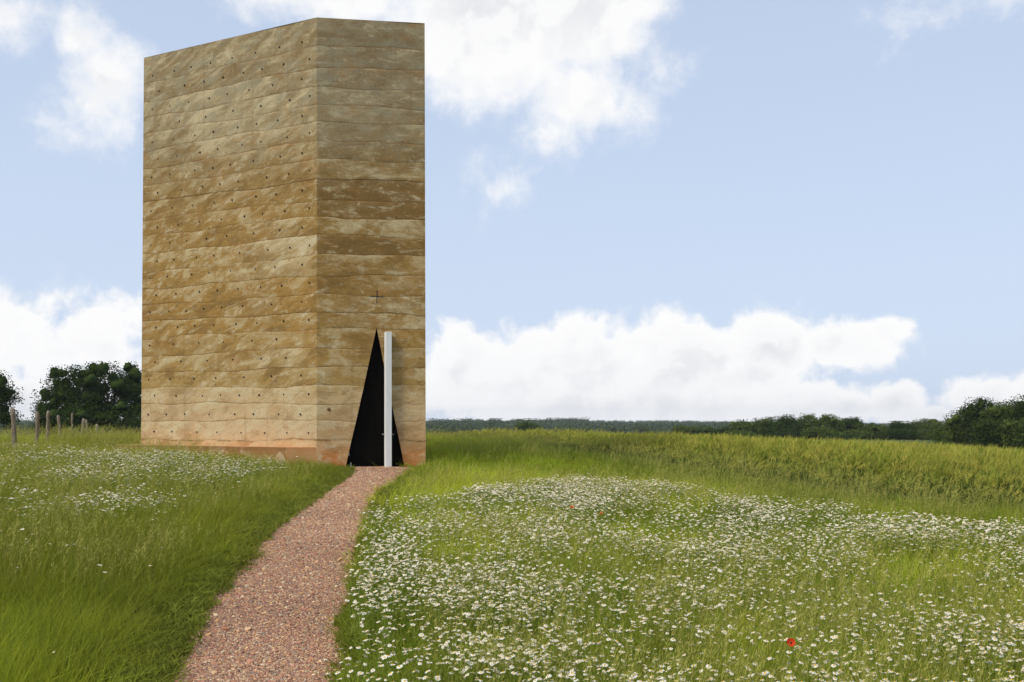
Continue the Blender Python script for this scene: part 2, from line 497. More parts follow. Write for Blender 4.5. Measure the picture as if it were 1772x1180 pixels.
def mat_bench():
    m, g = new_mat('bench_concrete')
    co = g.n('ShaderNodeNewGeometry').outputs['Position']
    n1 = g.noise(co, 1.5, 5.0, .65, .6); n2 = g.noise(co, 20.0, 4.0, .7); n3 = g.noise(g.vmath('MULTIPLY', co, (4, 4, .4)), 1.4, 4.0, .6)
    c = g.mix(g.ss(n1, .44, .54), (.56, .40, .235), (.33, .165, .055))
    c = g.mix(g.ss(n3, .5, .7, 0, .5), c, (.42, .24, .11))
    c = g.mix(g.ss(n2, .4, .75, 0, .4), c, (.22, .12, .05))
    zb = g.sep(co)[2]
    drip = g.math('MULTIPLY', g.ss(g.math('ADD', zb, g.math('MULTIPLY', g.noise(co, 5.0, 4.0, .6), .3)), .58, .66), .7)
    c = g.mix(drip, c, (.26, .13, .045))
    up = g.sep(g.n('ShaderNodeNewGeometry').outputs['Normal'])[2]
    c = g.mix(g.ss(up, .7, .95), c, (.62, .57, .49))  # upward faces paler: sky light on the bench top put into the colour
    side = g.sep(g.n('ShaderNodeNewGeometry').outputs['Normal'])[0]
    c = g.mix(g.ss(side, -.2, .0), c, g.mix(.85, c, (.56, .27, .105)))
    finish(g, c, .9, .2, g.bump(n2, .4, .01))
    return m
def mat_path():
    m, g = new_mat('red_gravel_bed')
    co = g.n('ShaderNodeNewGeometry').outputs['Position']
    cell = g.vor(co, 42.0, out='Color'); dist = g.vor(co, 42.0)
    s = g.sep(cell)
    c = g.ramp(s[0], [(0, (.30, .125, .085)), (.3, (.42, .20, .13)), (.5, (.34, .23, .18)), (.7, (.50, .29, .19)), (.85, (.20, .12, .10)), (1, (.52, .38, .28))], 'CONSTANT')
    c = g.mix(g.ss(dist, .3, .75, 0, .6), c, (.13, .06, .04))
    big = g.noise(co, .7, 4.0, .6)
    c = g.mix(g.ss(big, .5, .72, 0, .25), c, (.24, .16, .12))
    finish(g, c, .9, .2, g.bump(g.math('SUBTRACT', 1.0, dist), .8, .02))
    return m
def mat_bark(name='bark', base=(.09, .075, .055)):
    m, g = new_mat(name)
    co = g.n('ShaderNodeTexCoord').outputs['Object']
    n = g.noise(g.vmath('MULTIPLY', co, (8, 8, 1.4)), 2.0, 5.0, .65)
    c = g.mix(g.ss(n, .3, .7), tuple(v * .55 for v in base), base)
    finish(g, c, .95, .1, g.bump(n, .7, .03))
    return m
def mat_post():
    m, g = new_mat('weathered_post_wood')
    co = g.n('ShaderNodeTexCoord').outputs['Object']
    rnd = g.n('ShaderNodeObjectInfo').outputs['Random']
    n = g.noise(g.vmath('MULTIPLY', co, (26, 26, 2.2)), 1.6, 6.0, .7)
    n2 = g.noise(co, 5.0, 3.0, .6)
    c = g.mix(g.ss(n, .3, .7), (.15, .11, .075), (.46, .39, .29))
    c = g.mix(g.ss(n2, .5, .7, 0, .5), c, (.22, .17, .11))
    c = g.mix(g.lin(rnd, 0, 1, 0, .45), c, (.16, .115, .075))
    finish(g, c, .95, .1, g.bump(n, .8, .02))
    return m
def mat_leaf(name, a, b, trans=.18):
    m, g = new_mat(name)
    co = g.n('ShaderNodeNewGeometry').outputs['Position']
    n = g.noise(co, .55, 3.0, .6); n2 = g.noise(co, 3.0, 2.0, .6)
    c = g.mix(g.ss(n, .35, .65), a, b)
    c = g.mix(g.ss(n2, .4, .7, 0, .5), c, tuple(v * .6 for v in a))
    finish(g, c, .8, .06, trans=trans)
    return m

M_ground = mat_ground()
M_conc = mat_concrete('rammed_concrete')
M_bench = mat_bench()
M_path = mat_path()
M_char = mat_plain('charred_lining', (.018, .015, .012), .95, .05)
M_leaf_dark = mat_leaf('oak_leaves', (.028, .050, .008), (.055, .082, .014), .18)
M_leaf_mid = mat_leaf('wood_leaves', (.068, .100, .018), (.115, .148, .030), .22)
M_leaf_far = mat_leaf('far_leaves', (.085, .115, .055), (.115, .145, .07), .2)  # paler, bluer leaves: part of the distance haze is in the colour
M_bark = mat_bark()
M_post = mat_post()
M_grass = mat_tinted('grass_blades', .65, .42, .05)
M_seed = mat_tinted('grass_seed_heads', .8, .25, .05)
M_petal = mat_plain('white_petals', (.92, .90, .78), .6, .1, trans=.3)
M_eye = mat_plain('yellow_flower_eye', (.75, .42, .025), .8, .1)
M_stem = mat_plain('flower_stem_green', (.27, .34, .045), .7, .05, trans=.35)
M_poppy = mat_plain('poppy_petal_red', (.78, .055, .012), .5, .2, trans=.35)
M_faded = mat_plain('poppy_petal_faded', (.72, .20, .06), .6, .15, trans=.35)
M_poppy_eye = mat_plain('poppy_eye_black', (.012, .01, .012), .7, .1)
M_wheat = mat_tinted('wheat_stalks', .6, .3, .2)
def mat_ear():
    m, g = new_mat('wheat_ears')
    rnd = g.n('ShaderNodeObjectInfo').outputs['Random']
    c = g.mix(rnd, (.30, .36, .045), (.60, .52, .11))
    finish(g, c, .7, .05, trans=.35)
    return m
M_ear = mat_ear()
M_pebble = mat_tinted('gravel_chips', .85, 0.0, .25)
M_steel = None

# ------------------------------------------------------------------ the ground sheet
def axis(lo, hi, step, end_lo, end_hi):
    a = list(np.arange(lo, hi + 1e-6, step)); s = step; v = hi
    while v < end_hi:
        s *= 1.13; v += s; a.append(min(v, end_hi))
    s = step; v = lo
    while v > end_lo:
        s *= 1.13; v -= s; a.insert(0, max(v, end_lo))
    return np.array(a)
gx = axis(-34, 40, .5, -3400, 3400); gy = axis(-4, 84, .5, -3400, 3400)
GX, GY = np.meshgrid(gx, gy)
GZ = ground_z(GX, GY)
nx, ny = len(gx), len(gy)
ii = np.arange((ny - 1) * (nx - 1)); r0 = ii // (nx - 1); c0 = ii % (nx - 1); b0 = r0 * nx + c0
ground = obj('ground', mesh_np('ground', np.stack([GX.ravel(), GY.ravel(), GZ.ravel()], 1), np.stack([b0, b0 + 1, b0 + nx + 1, b0 + nx], 1), (M_ground,), smooth=True), kind='structure')
tag(ground, 'gently rolling meadow ground under grass, falling away to a wooded valley')

# ------------------------------------------------------------------ the gravel path
PL = [(-4.3,27.35),(-4.15,26.4),(-3.9,24.8),(-3.77,20.7),(-3.65,18.42),(-3.45,16.56),(-3.38,14.98),(-3.24,13.64),(-3.17,12.92),(-3.03,12.06),(-2.96,11.34),(-2.88,10.54),(-2.79,10.02),(-2.8,9.62),(-2.71,9.22),(-2.62,8.66),(-2.54,8.06),(-2.46,7.7),(-2.35,7.18),(-2.2,5.5),(-1.9,3.0),(-1.4,0),(-.9,-3),(-.5,-8)]
PR = [(-2.62,27.6),(-2.54,26.6),(-2.52,25.6),(-2.58,22.8),(-2.57,19.72),(-2.4,17.6),(-2.2,15.6),(-2.1,14.4),(-2.02,13.22),(-1.88,12.0),(-1.74,10.86),(-1.56,9.8),(-1.54,9.2),(-1.49,8.58),(-1.36,8.02),(-1.27,7.32),(-1.1,5.5),(-.8,3.0),(-.3,0),(.2,-3),(.6,-8)]
PL = np.array(PL); PR = np.array(PR)
def edge_x(Pp, y):
    o = np.argsort(Pp[:, 1]); return np.interp(y, Pp[o, 1], Pp[o, 0]) + (.07 if Pp is PR else -.05) * np.clip((20 - np.asarray(y)) / 8, 0, 1)
def path_dist(x, y):
    """signed distance to the path, sideways: negative on the path"""
    return np.where((y > -8) & (y < 27.5), np.maximum(edge_x(PL, y) - x, x - edge_x(PR, y)), np.hypot(np.maximum(np.abs(x + 3.4) - .7, 0), np.maximum(y - 27.5, 0)) + .0)
ys = np.linspace(-7.9, 27.55, 210); rows = []
cols = np.linspace(-.18, 1.18, 13)
pv = []
for y in ys:
    l, r_ = edge_x(PL, y), edge_x(PR, y)
    for c_ in cols:
        x = l + (r_ - l) * c_
        d = max(0, abs(c_ - .5) - .5)
        pv.append((x, y, gz(x, y) + .022 + .012 * math.sin(c_ * 3.14) - d * .28))
pv = np.array(pv); nc = len(cols)
ii = np.arange((len(ys) - 1) * (nc - 1)); b0 = (ii // (nc - 1)) * nc + ii % (nc - 1)
path = obj('path', mesh_np('path', pv, np.stack([b0, b0 + 1, b0 + nc + 1, b0 + nc], 1), (M_path,), smooth=True), kind='structure')
tag(path, 'winding footpath of red gravel leading to the chapel door')

# ------------------------------------------------------------------ the chapel
CORN_B = np.array([(-5.21, 27.33), (-2.335, 27.735), (-3.55, 34.4), (-9.4, 36.2), (-11.03, 30.44)])
CORN_T = np.array([(-5.21, 27.33), (-2.365, 27.73), (-3.58, 34.4), (-9.4, 36.2), (-10.92, 30.38)])
TOP = 12.03
JOINTS = [-.6, .72, 1.25, 1.74, 2.22, 2.71, 3.19, 3.70, 4.16, 4.66, 5.18, 5.68, 6.20, 6.71, 7.19, 7.74, 8.24, 8.73, 9.24, 9.72, 10.21, 10.72, 11.26, TOP]
APEX_U, APEX_Z, DOOR_L, DOOR_R = 1.587, 3.752, .758, 2.33
chapel = bpy.data.objects.new('chapel', None); COL.objects.link(chapel)
chapel.location = (CORN_B[0][0], CORN_B[0][1], 0)
tag(chapel, 'tall windowless tan concrete chapel tower in rammed layers with triangular doorway', 'chapel')
ORG = np.array([CORN_B[0][0], CORN_B[0][1], 0.0])
def wall_pt(k, s, z):
    """point on face k at fraction s, height z (world)"""
    w = np.clip(z / TOP, 0, 1)
    a = CORN_B[k] * (1 - w) + CORN_T[k] * w
    b = CORN_B[(k + 1) % 5] * (1 - w) + CORN_T[(k + 1) % 5] * w
    return a + (b - a) * s
FL = [np.linalg.norm(CORN_B[(k + 1) % 5] - CORN_B[k]) for k in range(5)]
CUM = [0, FL[0], FL[0] + FL[1], FL[0] + FL[1] + FL[2], -FL[4]]
def normal_of(k):
    d = CORN_B[(k + 1) % 5] - CORN_B[k]; d /= np.linalg.norm(d)
    return np.array([d[1], -d[0]])
def wave(i, u):
    if i == 0 or i == len(JOINTS) - 1:
        return 0.0 * u
    a = i * 1.7
    return .022 * np.sin(u * 1.05 + a) + .017 * np.sin(u * 2.3 + a * 2.1) + .014 * (vnoise(u * 2.6 + 40, i * 7.3 + 0 * u, 1.0, 11) - .5) * 2 + .03 * np.sin(u * .35 + a * .7)
LTS = np.array([0, .02, .055, .12, .25, .4, .55, .7, .84, .93, .97, 1.0])
GRO = np.array([1, .55, .12, 0, 0, 0, 0, 0, 0, .08, .45, 1])
TONE_F = [0, .2, .3, .25, -.15, 0, -.1, .35, .45, -.25, .15, -.65, .35, -.75, -.85, .35, -.45, .15, -.1, .35, -.1, .15, -.2]
TONE_L = [0, .75, .6, .55, -.2, .2, -.2, 0, -.3, .05, .3, .35, .1, -.1, -.1, -.25, .1, .15, .35, .5, .3, -.25, .05, -.3][:23]
layers = []
for i in range(len(JOINTS) - 1):
    V, Fc, A = [], [], []
    rnd = float(np.random.default_rng(100 + i).random())
    proud = float(np.random.default_rng(200 + i).uniform(-.004, .006))
    for k in range(5):
        n_ = normal_of(k); L_ = FL[k]
        if k == 0:
            halves = [(np.linspace(0, 1, 34), 'L'), (np.linspace(0, 1, 30), 'R')]
        elif k == 4:
            halves = [(np.linspace(0, 1, 110), '')]
        else:
            halves = [(np.linspace(0, 1, 30), '')]
        for ss_, side in halves:
            base = len(V)
            for lt, gr in zip(LTS, GRO):
                for s in ss_:
                    zr = JOINTS[i] * (1 - lt) + JOINTS[i + 1] * lt
                    if side:
                        q = min(max(1 - zr / APEX_Z, 0), 1.0 if zr > 0 else 1 - zr / APEX_Z)
                        lft = APEX_U - (APEX_U - DOOR_L) * q; rgt = APEX_U + (DOOR_R - APEX_U) * q
                        u = lft * s if side == 'L' else rgt + (L_ - rgt) * s
                        sf = u / L_
                    else:
                        sf = s; u = s * L_
                    pu = u if k == 0 else (u - L_ if k == 4 else CUM[k] + u)
                    z = zr + (wave(i, np.float64(pu)) * (1 - lt) + wave(i + 1, np.float64(pu)) * lt)
                    edge = min(1.0, min(sf, 1 - sf) * L_ / .05)
                    off = (-.005 * gr + proud + .012 * (float(vnoise(pu * 3.1 + 60, z * 3.1, 1.0, 5)) - .5) + .02 * (float(vnoise(pu * .8 + 60, z * 1.1, 1.0, 6)) - .5)) * edge
                    p = wall_pt(k, sf, z) + n_ * off
                    V.append((p[0] - ORG[0], p[1] - ORG[1], z))
                    tone = TONE_L[i] if k == 4 else TONE_F[i]
                    if k == 4 and i in (17, 18, 19, 20):
                        tone += .55 * math.exp(-((pu + 3.3) / 1.2) ** 2)
                    if k == 4 and i in (10, 11, 12, 5):
                        tone += .35 * math.exp(-((pu + 1.2) / .9) ** 2)
                    A.append((pu, z, lt if 0 < i else max(lt, .12) if lt > .06 else .2, rnd, 1.0 if k == 4 else 0.0, tone))
            w_ = len(ss_)
            for r_ in range(len(LTS) - 1):
                for c_ in range(w_ - 1):
                    a = base + r_ * w_ + c_
                    Fc.append((a, a + 1, a + w_ + 1, a + w_))
    me = mesh_np('concrete_layer', np.array(V), np.array(Fc), (M_conc,), smooth=True)
    A = np.array(A, np.float32)
    for j, nm in enumerate(('pu', 'pz', 'lt', 'lr', 'fc', 'lb')):
        at = me.attributes.new(nm, 'FLOAT', 'POINT'); at.data.foreach_set('value', np.ascontiguousarray(A[:, j]))
    layers.append(obj('concrete_layer', me, chapel))
# flat top
bm = bmesh.new()
ro = [bm.verts.new((CORN_T[k][0] - ORG[0], CORN_T[k][1] - ORG[1], TOP)) for k in range(5)]
cen = CORN_T.mean(0) - ORG[:2]
ri = [bm.verts.new((cen[0] + (v.co.x - cen[0]) * .8, cen[1] + (v.co.y - cen[1]) * .8, TOP - .05)) for v in ro]
for k in range(5):
    bm.faces.new((ro[k], ro[(k + 1) % 5], ri[(k + 1) % 5], ri[k]))
bm.faces.new(ri)
obj('roof', bm_mesh('roof', bm, (mat_plain('roof_screed', (.30, .24, .15), .95),)), chapel)
# charred inner room
bm = bmesh.new()
cb = CORN_B.mean(0)
lo = [bm.verts.new((cb[0] + (p[0] - cb[0]) * .80 - ORG[0], cb[1] + (p[1] - cb[1]) * .80 - ORG[1], -.05)) for p in CORN_B]
hi = [bm.verts.new((cb[0] + (p[0] - cb[0]) * .22 - ORG[0], cb[1] + (p[1] - cb[1]) * .22 - ORG[1], 11.4)) for p in CORN_B]
for k in range(1, 5):
    bm.faces.new((lo[k], lo[(k + 1) % 5], hi[(k + 1) % 5], hi[k]))
bm.faces.new(lo); bm.faces.new(hi)
obj('interior_lining', bm_mesh('interior_lining', bm, (M_char,)), chapel)
# splayed reveals of the triangular doorway
FD = (CORN_B[1] - CORN_B[0]) / FL[0]; FN = normal_of(0)
def front(u, z, out=0.0):
    p = CORN_B[0] + FD * u + FN * out
    return (p[0] - ORG[0], p[1] - ORG[1], z)
bm = bmesh.new()
for u0 in (DOOR_L, DOOR_R):
    ub = APEX_U + (u0 - APEX_U) * (1 + .3 / APEX_Z)
    quad = [front(ub, -.3, .002), front(APEX_U, APEX_Z, .002), front(APEX_U, APEX_Z + .25, -1.3), front(APEX_U + (ub - APEX_U) * 1.25, -.3, -1.3)]
    bm.faces.new([bm.verts.new(q) for q in quad])
obj('doorway_reveal', bm_mesh('doorway_reveal', bm, (M_char,)), chapel)
bm = bmesh.new()
bm_box(bm, 0, 0, 0, DOOR_R - DOOR_L + .04, 1.2, .3)
me = bm_mesh('threshold', bm, (mat_plain('dark_lead_sill', (.06, .055, .05), .6, .3),))
th = obj('threshold', me, chapel, (*front((DOOR_L + DOOR_R) / 2, -.14, -.5),))
th.rotation_euler.z = math.atan2(FD[1], FD[0])
# near-black leaf across the doorway stands in for its unlit depth; pale upright post
def mat_post_metal():
    m, g = new_mat('pale_door_post')
    co = g.n('ShaderNodeTexCoord').outputs['Object']
    n = g.noise(g.vmath('MULTIPLY', co, (3, 3, .6)), 3.0, 5.0, .65); n2 = g.noise(co, 40.0, 3.0, .6)
    c = g.mix(g.ss(n, .35, .7), (.86, .85, .81), (.78, .76, .71))
    c = g.mix(g.ss(n2, .5, .75, 0, .3), c, (.55, .52, .46))
    finish(g, c, .6, .35, g.bump(n2, .2, .004))
    return m
M_doorpost = mat_post_metal()
def mat_shade_leaf():
    m, g = new_mat('shade_door_leaf')
    co = g.n('ShaderNodeTexCoord').outputs['Object']
    n = g.noise(g.vmath('MULTIPLY', co, (3, 3, .8)), 2.0, 5.0, .65); n2 = g.noise(co, 30.0, 3.0, .6)
    c = g.mix(g.ss(n, .4, .7), (.003, .0024, .002), (.006, .005, .0035))
    finish(g, c, g.lin(n2, .3, .7, .5, .7), .04, g.bump(n2, .1, .003))
    return m
M_shade_leaf = mat_shade_leaf()
M_metal = mat_plain('brushed_metal', (.55, .55, .55), .35, .5, metal=.9)
def thick_poly(name, pts, d, mat):
    """polygon on the door wall (u, z) given a thickness d behind it"""
    bm = bmesh.new()
    f = bm.faces.new([bm.verts.new(p) for p in pts])
    r = bmesh.ops.extrude_face_region(bm, geom=[f])
    vs = [v for v in r['geom'] if isinstance(v, bmesh.types.BMVert)]
    bmesh.ops.translate(bm, verts=vs, vec=d)
    return bm_mesh(name, bm, (mat,))
leaf = obj('door', thick_poly('door', [front(DOOR_L - .02, .005, -.12), front(DOOR_R + .02, .005, -.12), front(APEX_U, APEX_Z + .03, -.12)], Vector((*(-FN * .06), 0)), M_shade_leaf), chapel)
tag(leaf, 'triangular door leaf coloured near-black for the unlit depth of the doorway')
bm = bmesh.new()
bm_box(bm, 0, 0, 1.82, .158, .22, 3.68, 0, .006)
post = obj('door_post', bm_mesh('door_post', bm, (M_doorpost,)), leaf, front(1.885, -.015, .12))
post.rotation_euler.z = math.atan2(FD[1], FD[0]) + R(11)
for s_, nm in ((-1, 'handle'), (1, 'handle')):
    V1, F1 = tube_np([(0, 0, 0), (s_ * .055, 0, 0), (s_ * .056, 0, 0), (s_ * .075, 0, 0), (s_ * .078, 0, 0)], [.008, .008, .016, .016, .004], 8)
    h_ = obj(nm, mesh_np('handle', V1, F1, (M_metal,), smooth=True), leaf, front(1.885 + s_ * .078, .90, .12))
    h_.rotation_euler.z = math.atan2(FD[1], FD[0])
bm = bmesh.new(); bm_box(bm, 0, 0, .06, .025, .05, .16, 0, .003)
obj('door_stop', bm_mesh('door_stop', bm, (M_metal,)), chapel, front(.90, .0, -.06))
bm = bmesh.new(); bm_box(bm, 0, 0, .0, .03, .05, .09, 0, .003)
obj('latch_plate', bm_mesh('latch_plate', bm, (M_metal,)), chapel, front(.845, .37, -.05))
bm = bmesh.new()
q_ = math.atan2(FD[1], FD[0])
bm_box(bm, 0, 0, 0, .014, .012, .36); bm_box(bm, 0, .001, 0, .36, .012, .014)
cr = obj('cross', bm_mesh('cross', bm, (mat_plain('dark_iron', (.035, .035, .04), .6, .3),)), chapel, front(1.587, 4.605, .012))
cr.rotation_euler.z = q_
tag(cr, 'thin dark metal cross set into the wall above the doorway')
V1, F1 = tube_np([(0, 0, 0), (0, -.022, 0), (0, -.026, 0), (0, -.026, 0)], [.045, .045, .038, .001], 14)
pl_ = obj('wall_plug', mesh_np('wall_plug', V1, F1, (mat_plain('brown_plug', (.16, .09, .03), .7),), smooth=True), chapel, front(.316, 1.574, -.004))
pl_.rotation_euler.z = q_
# tie holes with glass plugs on the long wall
HOLES = [[(6.21, 11.44), (5.32, 11.44), (4.64, 11.45), (3.88, 11.44), (3.05, 11.45), (2.18, 11.45), (1.31, 11.46), (0.51, 11.46)], [(5.95, 10.95), (4.9, 10.96), (4.13, 10.95), (3.39, 10.96), (2.62, 10.96), (1.93, 10.96), (1.16, 10.97), (0.25, 10.96)], [(6.21, 10.45), (5.49, 10.44), (4.74, 10.45), (3.92, 10.44), (3.23, 10.46), (2.41, 10.45), (1.55, 10.46), (0.51, 10.46)], [(5.96, 9.95), (5.1, 9.95), (4.06, 9.94), (3.01, 9.96), (1.98, 9.95), (0.94, 9.96), (0.24, 9.97)], [(6.21, 9.47), (5.34, 9.46), (4.48, 9.46), (3.76, 9.47), (2.83, 9.47), (2.12, 9.47), (1.36, 9.47), (0.5, 9.47)], [(5.96, 8.96), (5.19, 8.95), (4.28, 8.95), (3.6, 8.96), (2.66, 8.96), (1.96, 8.96), (1.02, 8.96), (0.24, 8.98)], [(6.23, 8.45), (5.47, 8.45), (4.48, 8.46), (3.78, 8.45), (3.1, 8.46), (2.25, 8.47), (1.27, 8.47), (0.5, 8.47)], [(5.98, 7.97), (5.0, 7.95), (4.17, 7.96), (3.5, 7.96), (2.8, 7.96), (1.76, 7.96), (0.97, 7.96), (0.24, 7.97)], [(6.25, 7.46), (5.38, 7.47), (4.56, 7.46), (3.72, 7.46), (3.03, 7.46), (2.15, 7.47), (1.42, 7.46), (0.5, 7.47)], [(5.98, 6.96), (5.12, 6.95), (4.27, 6.96), (3.44, 6.96), (2.57, 6.96), (1.9, 6.97), (1.1, 6.97), (0.25, 6.97)], [(6.24, 6.45), (5.46, 6.46), (4.78, 6.46), (4.01, 6.46), (3.23, 6.47), (2.23, 6.46), (1.29, 6.47), (0.5, 6.47)], [(5.98, 5.96), (5.3, 5.96), (4.4, 5.96), (3.72, 5.96), (2.75, 5.96), (1.71, 5.96), (0.93, 5.96), (0.25, 5.97)], [(6.26, 5.48), (5.55, 5.48), (4.58, 5.48), (3.9, 5.47), (3.08, 5.47), (2.15, 5.47), (1.45, 5.47), (0.5, 5.47)], [(6.01, 4.96), (5.21, 4.96), (4.28, 4.96), (3.58, 4.96), (2.8, 4.96), (1.97, 4.96), (1.22, 4.95), (0.25, 4.97)], [(6.26, 4.47), (5.48, 4.46), (4.79, 4.43), (4.1, 4.47), (3.41, 4.47), (2.63, 4.47), (1.58, 4.46), (0.51, 4.47)], [(6.01, 4.01), (5.13, 3.99), (4.45, 3.99), (3.71, 3.98), (2.87, 3.97), (2.1, 3.97), (1.15, 3.98), (0.27, 3.97)], [(6.27, 3.49), (5.3, 3.5), (4.28, 3.5), (3.33, 3.49), (2.27, 3.49), (1.4, 3.5)], [(6.04, 2.99), (4.99, 2.99), (3.95, 2.98), (2.98, 2.98), (1.94, 2.98), (1.06, 2.98)], [(6.29, 2.48), (5.43, 2.48), (4.47, 2.48), (3.63, 2.48), (2.57, 2.48), (1.58, 2.49), (0.53, 2.49)], [(6.05, 2.01), (5.18, 1.99), (4.14, 1.98), (3.44, 1.99), (2.74, 1.98), (2.01, 1.98), (1.14, 1.98), (0.27, 1.98)], [(6.31, 1.45), (5.57, 1.45), (4.83, 1.46), (3.87, 1.45), (2.91, 1.45), (2.22, 1.45), (1.32, 1.45), (0.56, 1.44)], [(6.06, 0.95), (5.33, 0.95), (4.34, 0.94), (3.57, 0.94), (2.67, 0.93), (1.81, 0.93), (1.02, 0.94), (0.28, 0.94)]]
LN = normal_of(4); LDIR = (CORN_B[4] - CORN_B[0]) / FL[4]
V1, F1 = tube_np([(0, .03, 0), (0, -.010, 0), (0, -.012, 0), (0, .004, 0), (0, .004, 0)], [.0225, .0225, .019, .016, .001], 10)
hole_me = mesh_np('tie_hole', V1, F1, (mat_plain('dark_glass_plug', (.010, .009, .008), .35, .4),), smooth=True)
l_ang = math.atan2(LN[1], LN[0]) + R(90)
for row in HOLES:
    for u, z in row:
        i = max(j for j in range(len(JOINTS) - 1) if JOINTS[j] <= z)
        p = wall_pt(4, 1 - u / FL[4], z) + LN * .008
        o = obj('tie_hole', hole_me, layers[i], (p[0] - ORG[0], p[1] - ORG[1], z))
        o.rotation_euler = (0, 0, l_ang)
        sc_ = random.Random(int(u * 977 + z * 131)).uniform(.85, 1.1)
        o.scale = (sc_, 1, sc_ * 1.1)
# low concrete bench along the long wall
bm = bmesh.new()
bt = .56
BO0 = CORN_B[0] - FD * .789      # its end lies in the plane of the door wall
BO1 = CORN_B[4] - FD * .80
pts = [BO0, BO1, CORN_B[4] - LN * .25 - LDIR * .1, CORN_B[0] - LN * .25 + LDIR * .3, CORN_B[0] + LDIR * .004 - LN * .004]
tv = [bm.verts.new((p[0] - ORG[0], p[1] - ORG[1], bt)) for p in pts]; bv = [bm.verts.new((p[0] - ORG[0], p[1] - ORG[1], -.5)) for p in pts]
bm.faces.new(tv)
for k in range(5):
    bm.faces.new((tv[k], tv[(k + 1) % 5], bv[(k + 1) % 5], bv[k]))
bmesh.ops.bevel(bm, geom=[e for e in bm.edges if all(v in tv for v in e.verts)], offset=.012, segments=2, affect='EDGES')
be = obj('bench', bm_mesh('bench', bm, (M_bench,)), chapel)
tag(be, 'low stained concrete bench running along the foot of the long wall')
def in_chapel(x, y, grow=.0):
    ins = np.ones(np.shape(x), bool)
    poly = [CORN_B[1], CORN_B[2], CORN_B[3], CORN_B[4] + LDIR * .05, BO1, BO0, CORN_B[0]]
    c_ = np.zeros(np.shape(x), bool); n_ = len(poly)
    for i in range(n_):
        x0, y0 = poly[i]; x1, y1 = poly[(i + 1) % n_]
        c_ ^= ((y0 > y) != (y1 > y)) & (x < (x1 - x0) * (y - y0) / (y1 - y0 + 1e-12) + x0)
    return c_

# ------------------------------------------------------------------ trees
def make_crown(seed, rx, ry, rz, n_lobes, n_clumps, per, leaf, low=-.75):
    r = np.random.default_rng(seed)
    # big lobes give the uneven outline, clumps sit on and in the lobes, leaves fill the clumps
    lob = []
    for i in range(n_lobes):
        a = r.uniform(0, 2 * np.pi); e = r.uniform(low, 1.0)
        rr = r.uniform(.2, .62)
        lob.append((math.cos(a) * rr * math.sqrt(max(0, 1 - e * e * .5)), math.sin(a) * rr * math.sqrt(max(0, 1 - e * e * .5)), e * .62, r.uniform(.22, .46)))
    lob = np.array(lob)
    li = r.integers(0, n_lobes, n_clumps)
    v = r.normal(size=(n_clumps, 3)); v /= np.linalg.norm(v, axis=1)[:, None]
    rad = r.random(n_clumps) ** .42
    C = lob[li, :3] + v * (rad * lob[li, 3])[:, None]
    keep = r.random(n_clumps) > .06
    C = C[keep]; li = li[keep]
    hi_, lo_ = np.percentile(C, 97.5, axis=0), np.percentile(C, 2.5, axis=0)
    tf = lambda q: (q - (hi_ + lo_) / 2) / ((hi_ - lo_) / 2)
    C = tf(C)
    k_ = (np.abs(C).max(1) < 1.02) & (np.linalg.norm(C, axis=1) < 1.22)
    C = C[k_]; li = li[k_]
    SZ = np.array([rx, ry, rz]) - leaf * .8
    C = C * SZ; nC = len(C); LC = tf(lob[:, :3]) * SZ
    off = np.clip(r.normal(size=(nC, per, 3)), -1.3, 1.3) * leaf * 1.5
    P3 = (C[:, None] + off).reshape(-1, 3)
    n = len(P3)
    ctr = np.repeat(LC[li], per, 0)
    outw = (P3 - ctr) / np.array([rx, ry, rz]); outw /= np.linalg.norm(outw, axis=1)[:, None] + 1e-9
    nrm = outw * .45 + r.normal(size=(n, 3)) * .75 + np.array([0, 0, .3]); nrm /= np.linalg.norm(nrm, axis=1)[:, None]
    a = np.cross(nrm, r.normal(size=(n, 3))); a /= np.linalg.norm(a, axis=1)[:, None]
    b = np.cross(nrm, a)
    s = leaf * r.uniform(.5, 1.15, n)[:, None]
    V = np.stack([P3 - a * s * .5, P3 + b * s * .34, P3 + a * s * .55, P3 - b * s * .34], 1).reshape(-1, 3)
    parts = [(V, np.arange(n * 4).reshape(-1, 4))]
    LR = lob[:, 3:4] / ((hi_ - lo_) / 2) * SZ
    for c_, q_ in zip(LC, LR):      # dense leaf mass inside each lobe
        th = np.linspace(-1.45, 1.45, 6)
        v_, f_ = tube_np(np.stack([0 * th, 0 * th, np.sin(th)], 1), np.cos(th), 8)
        v_ = v_ * r.uniform(.18, .42, (len(v_), 1)) * q_ + c_
        parts.append((v_, f_))
    V, Fc = join_np(parts)
    return V, Fc, C
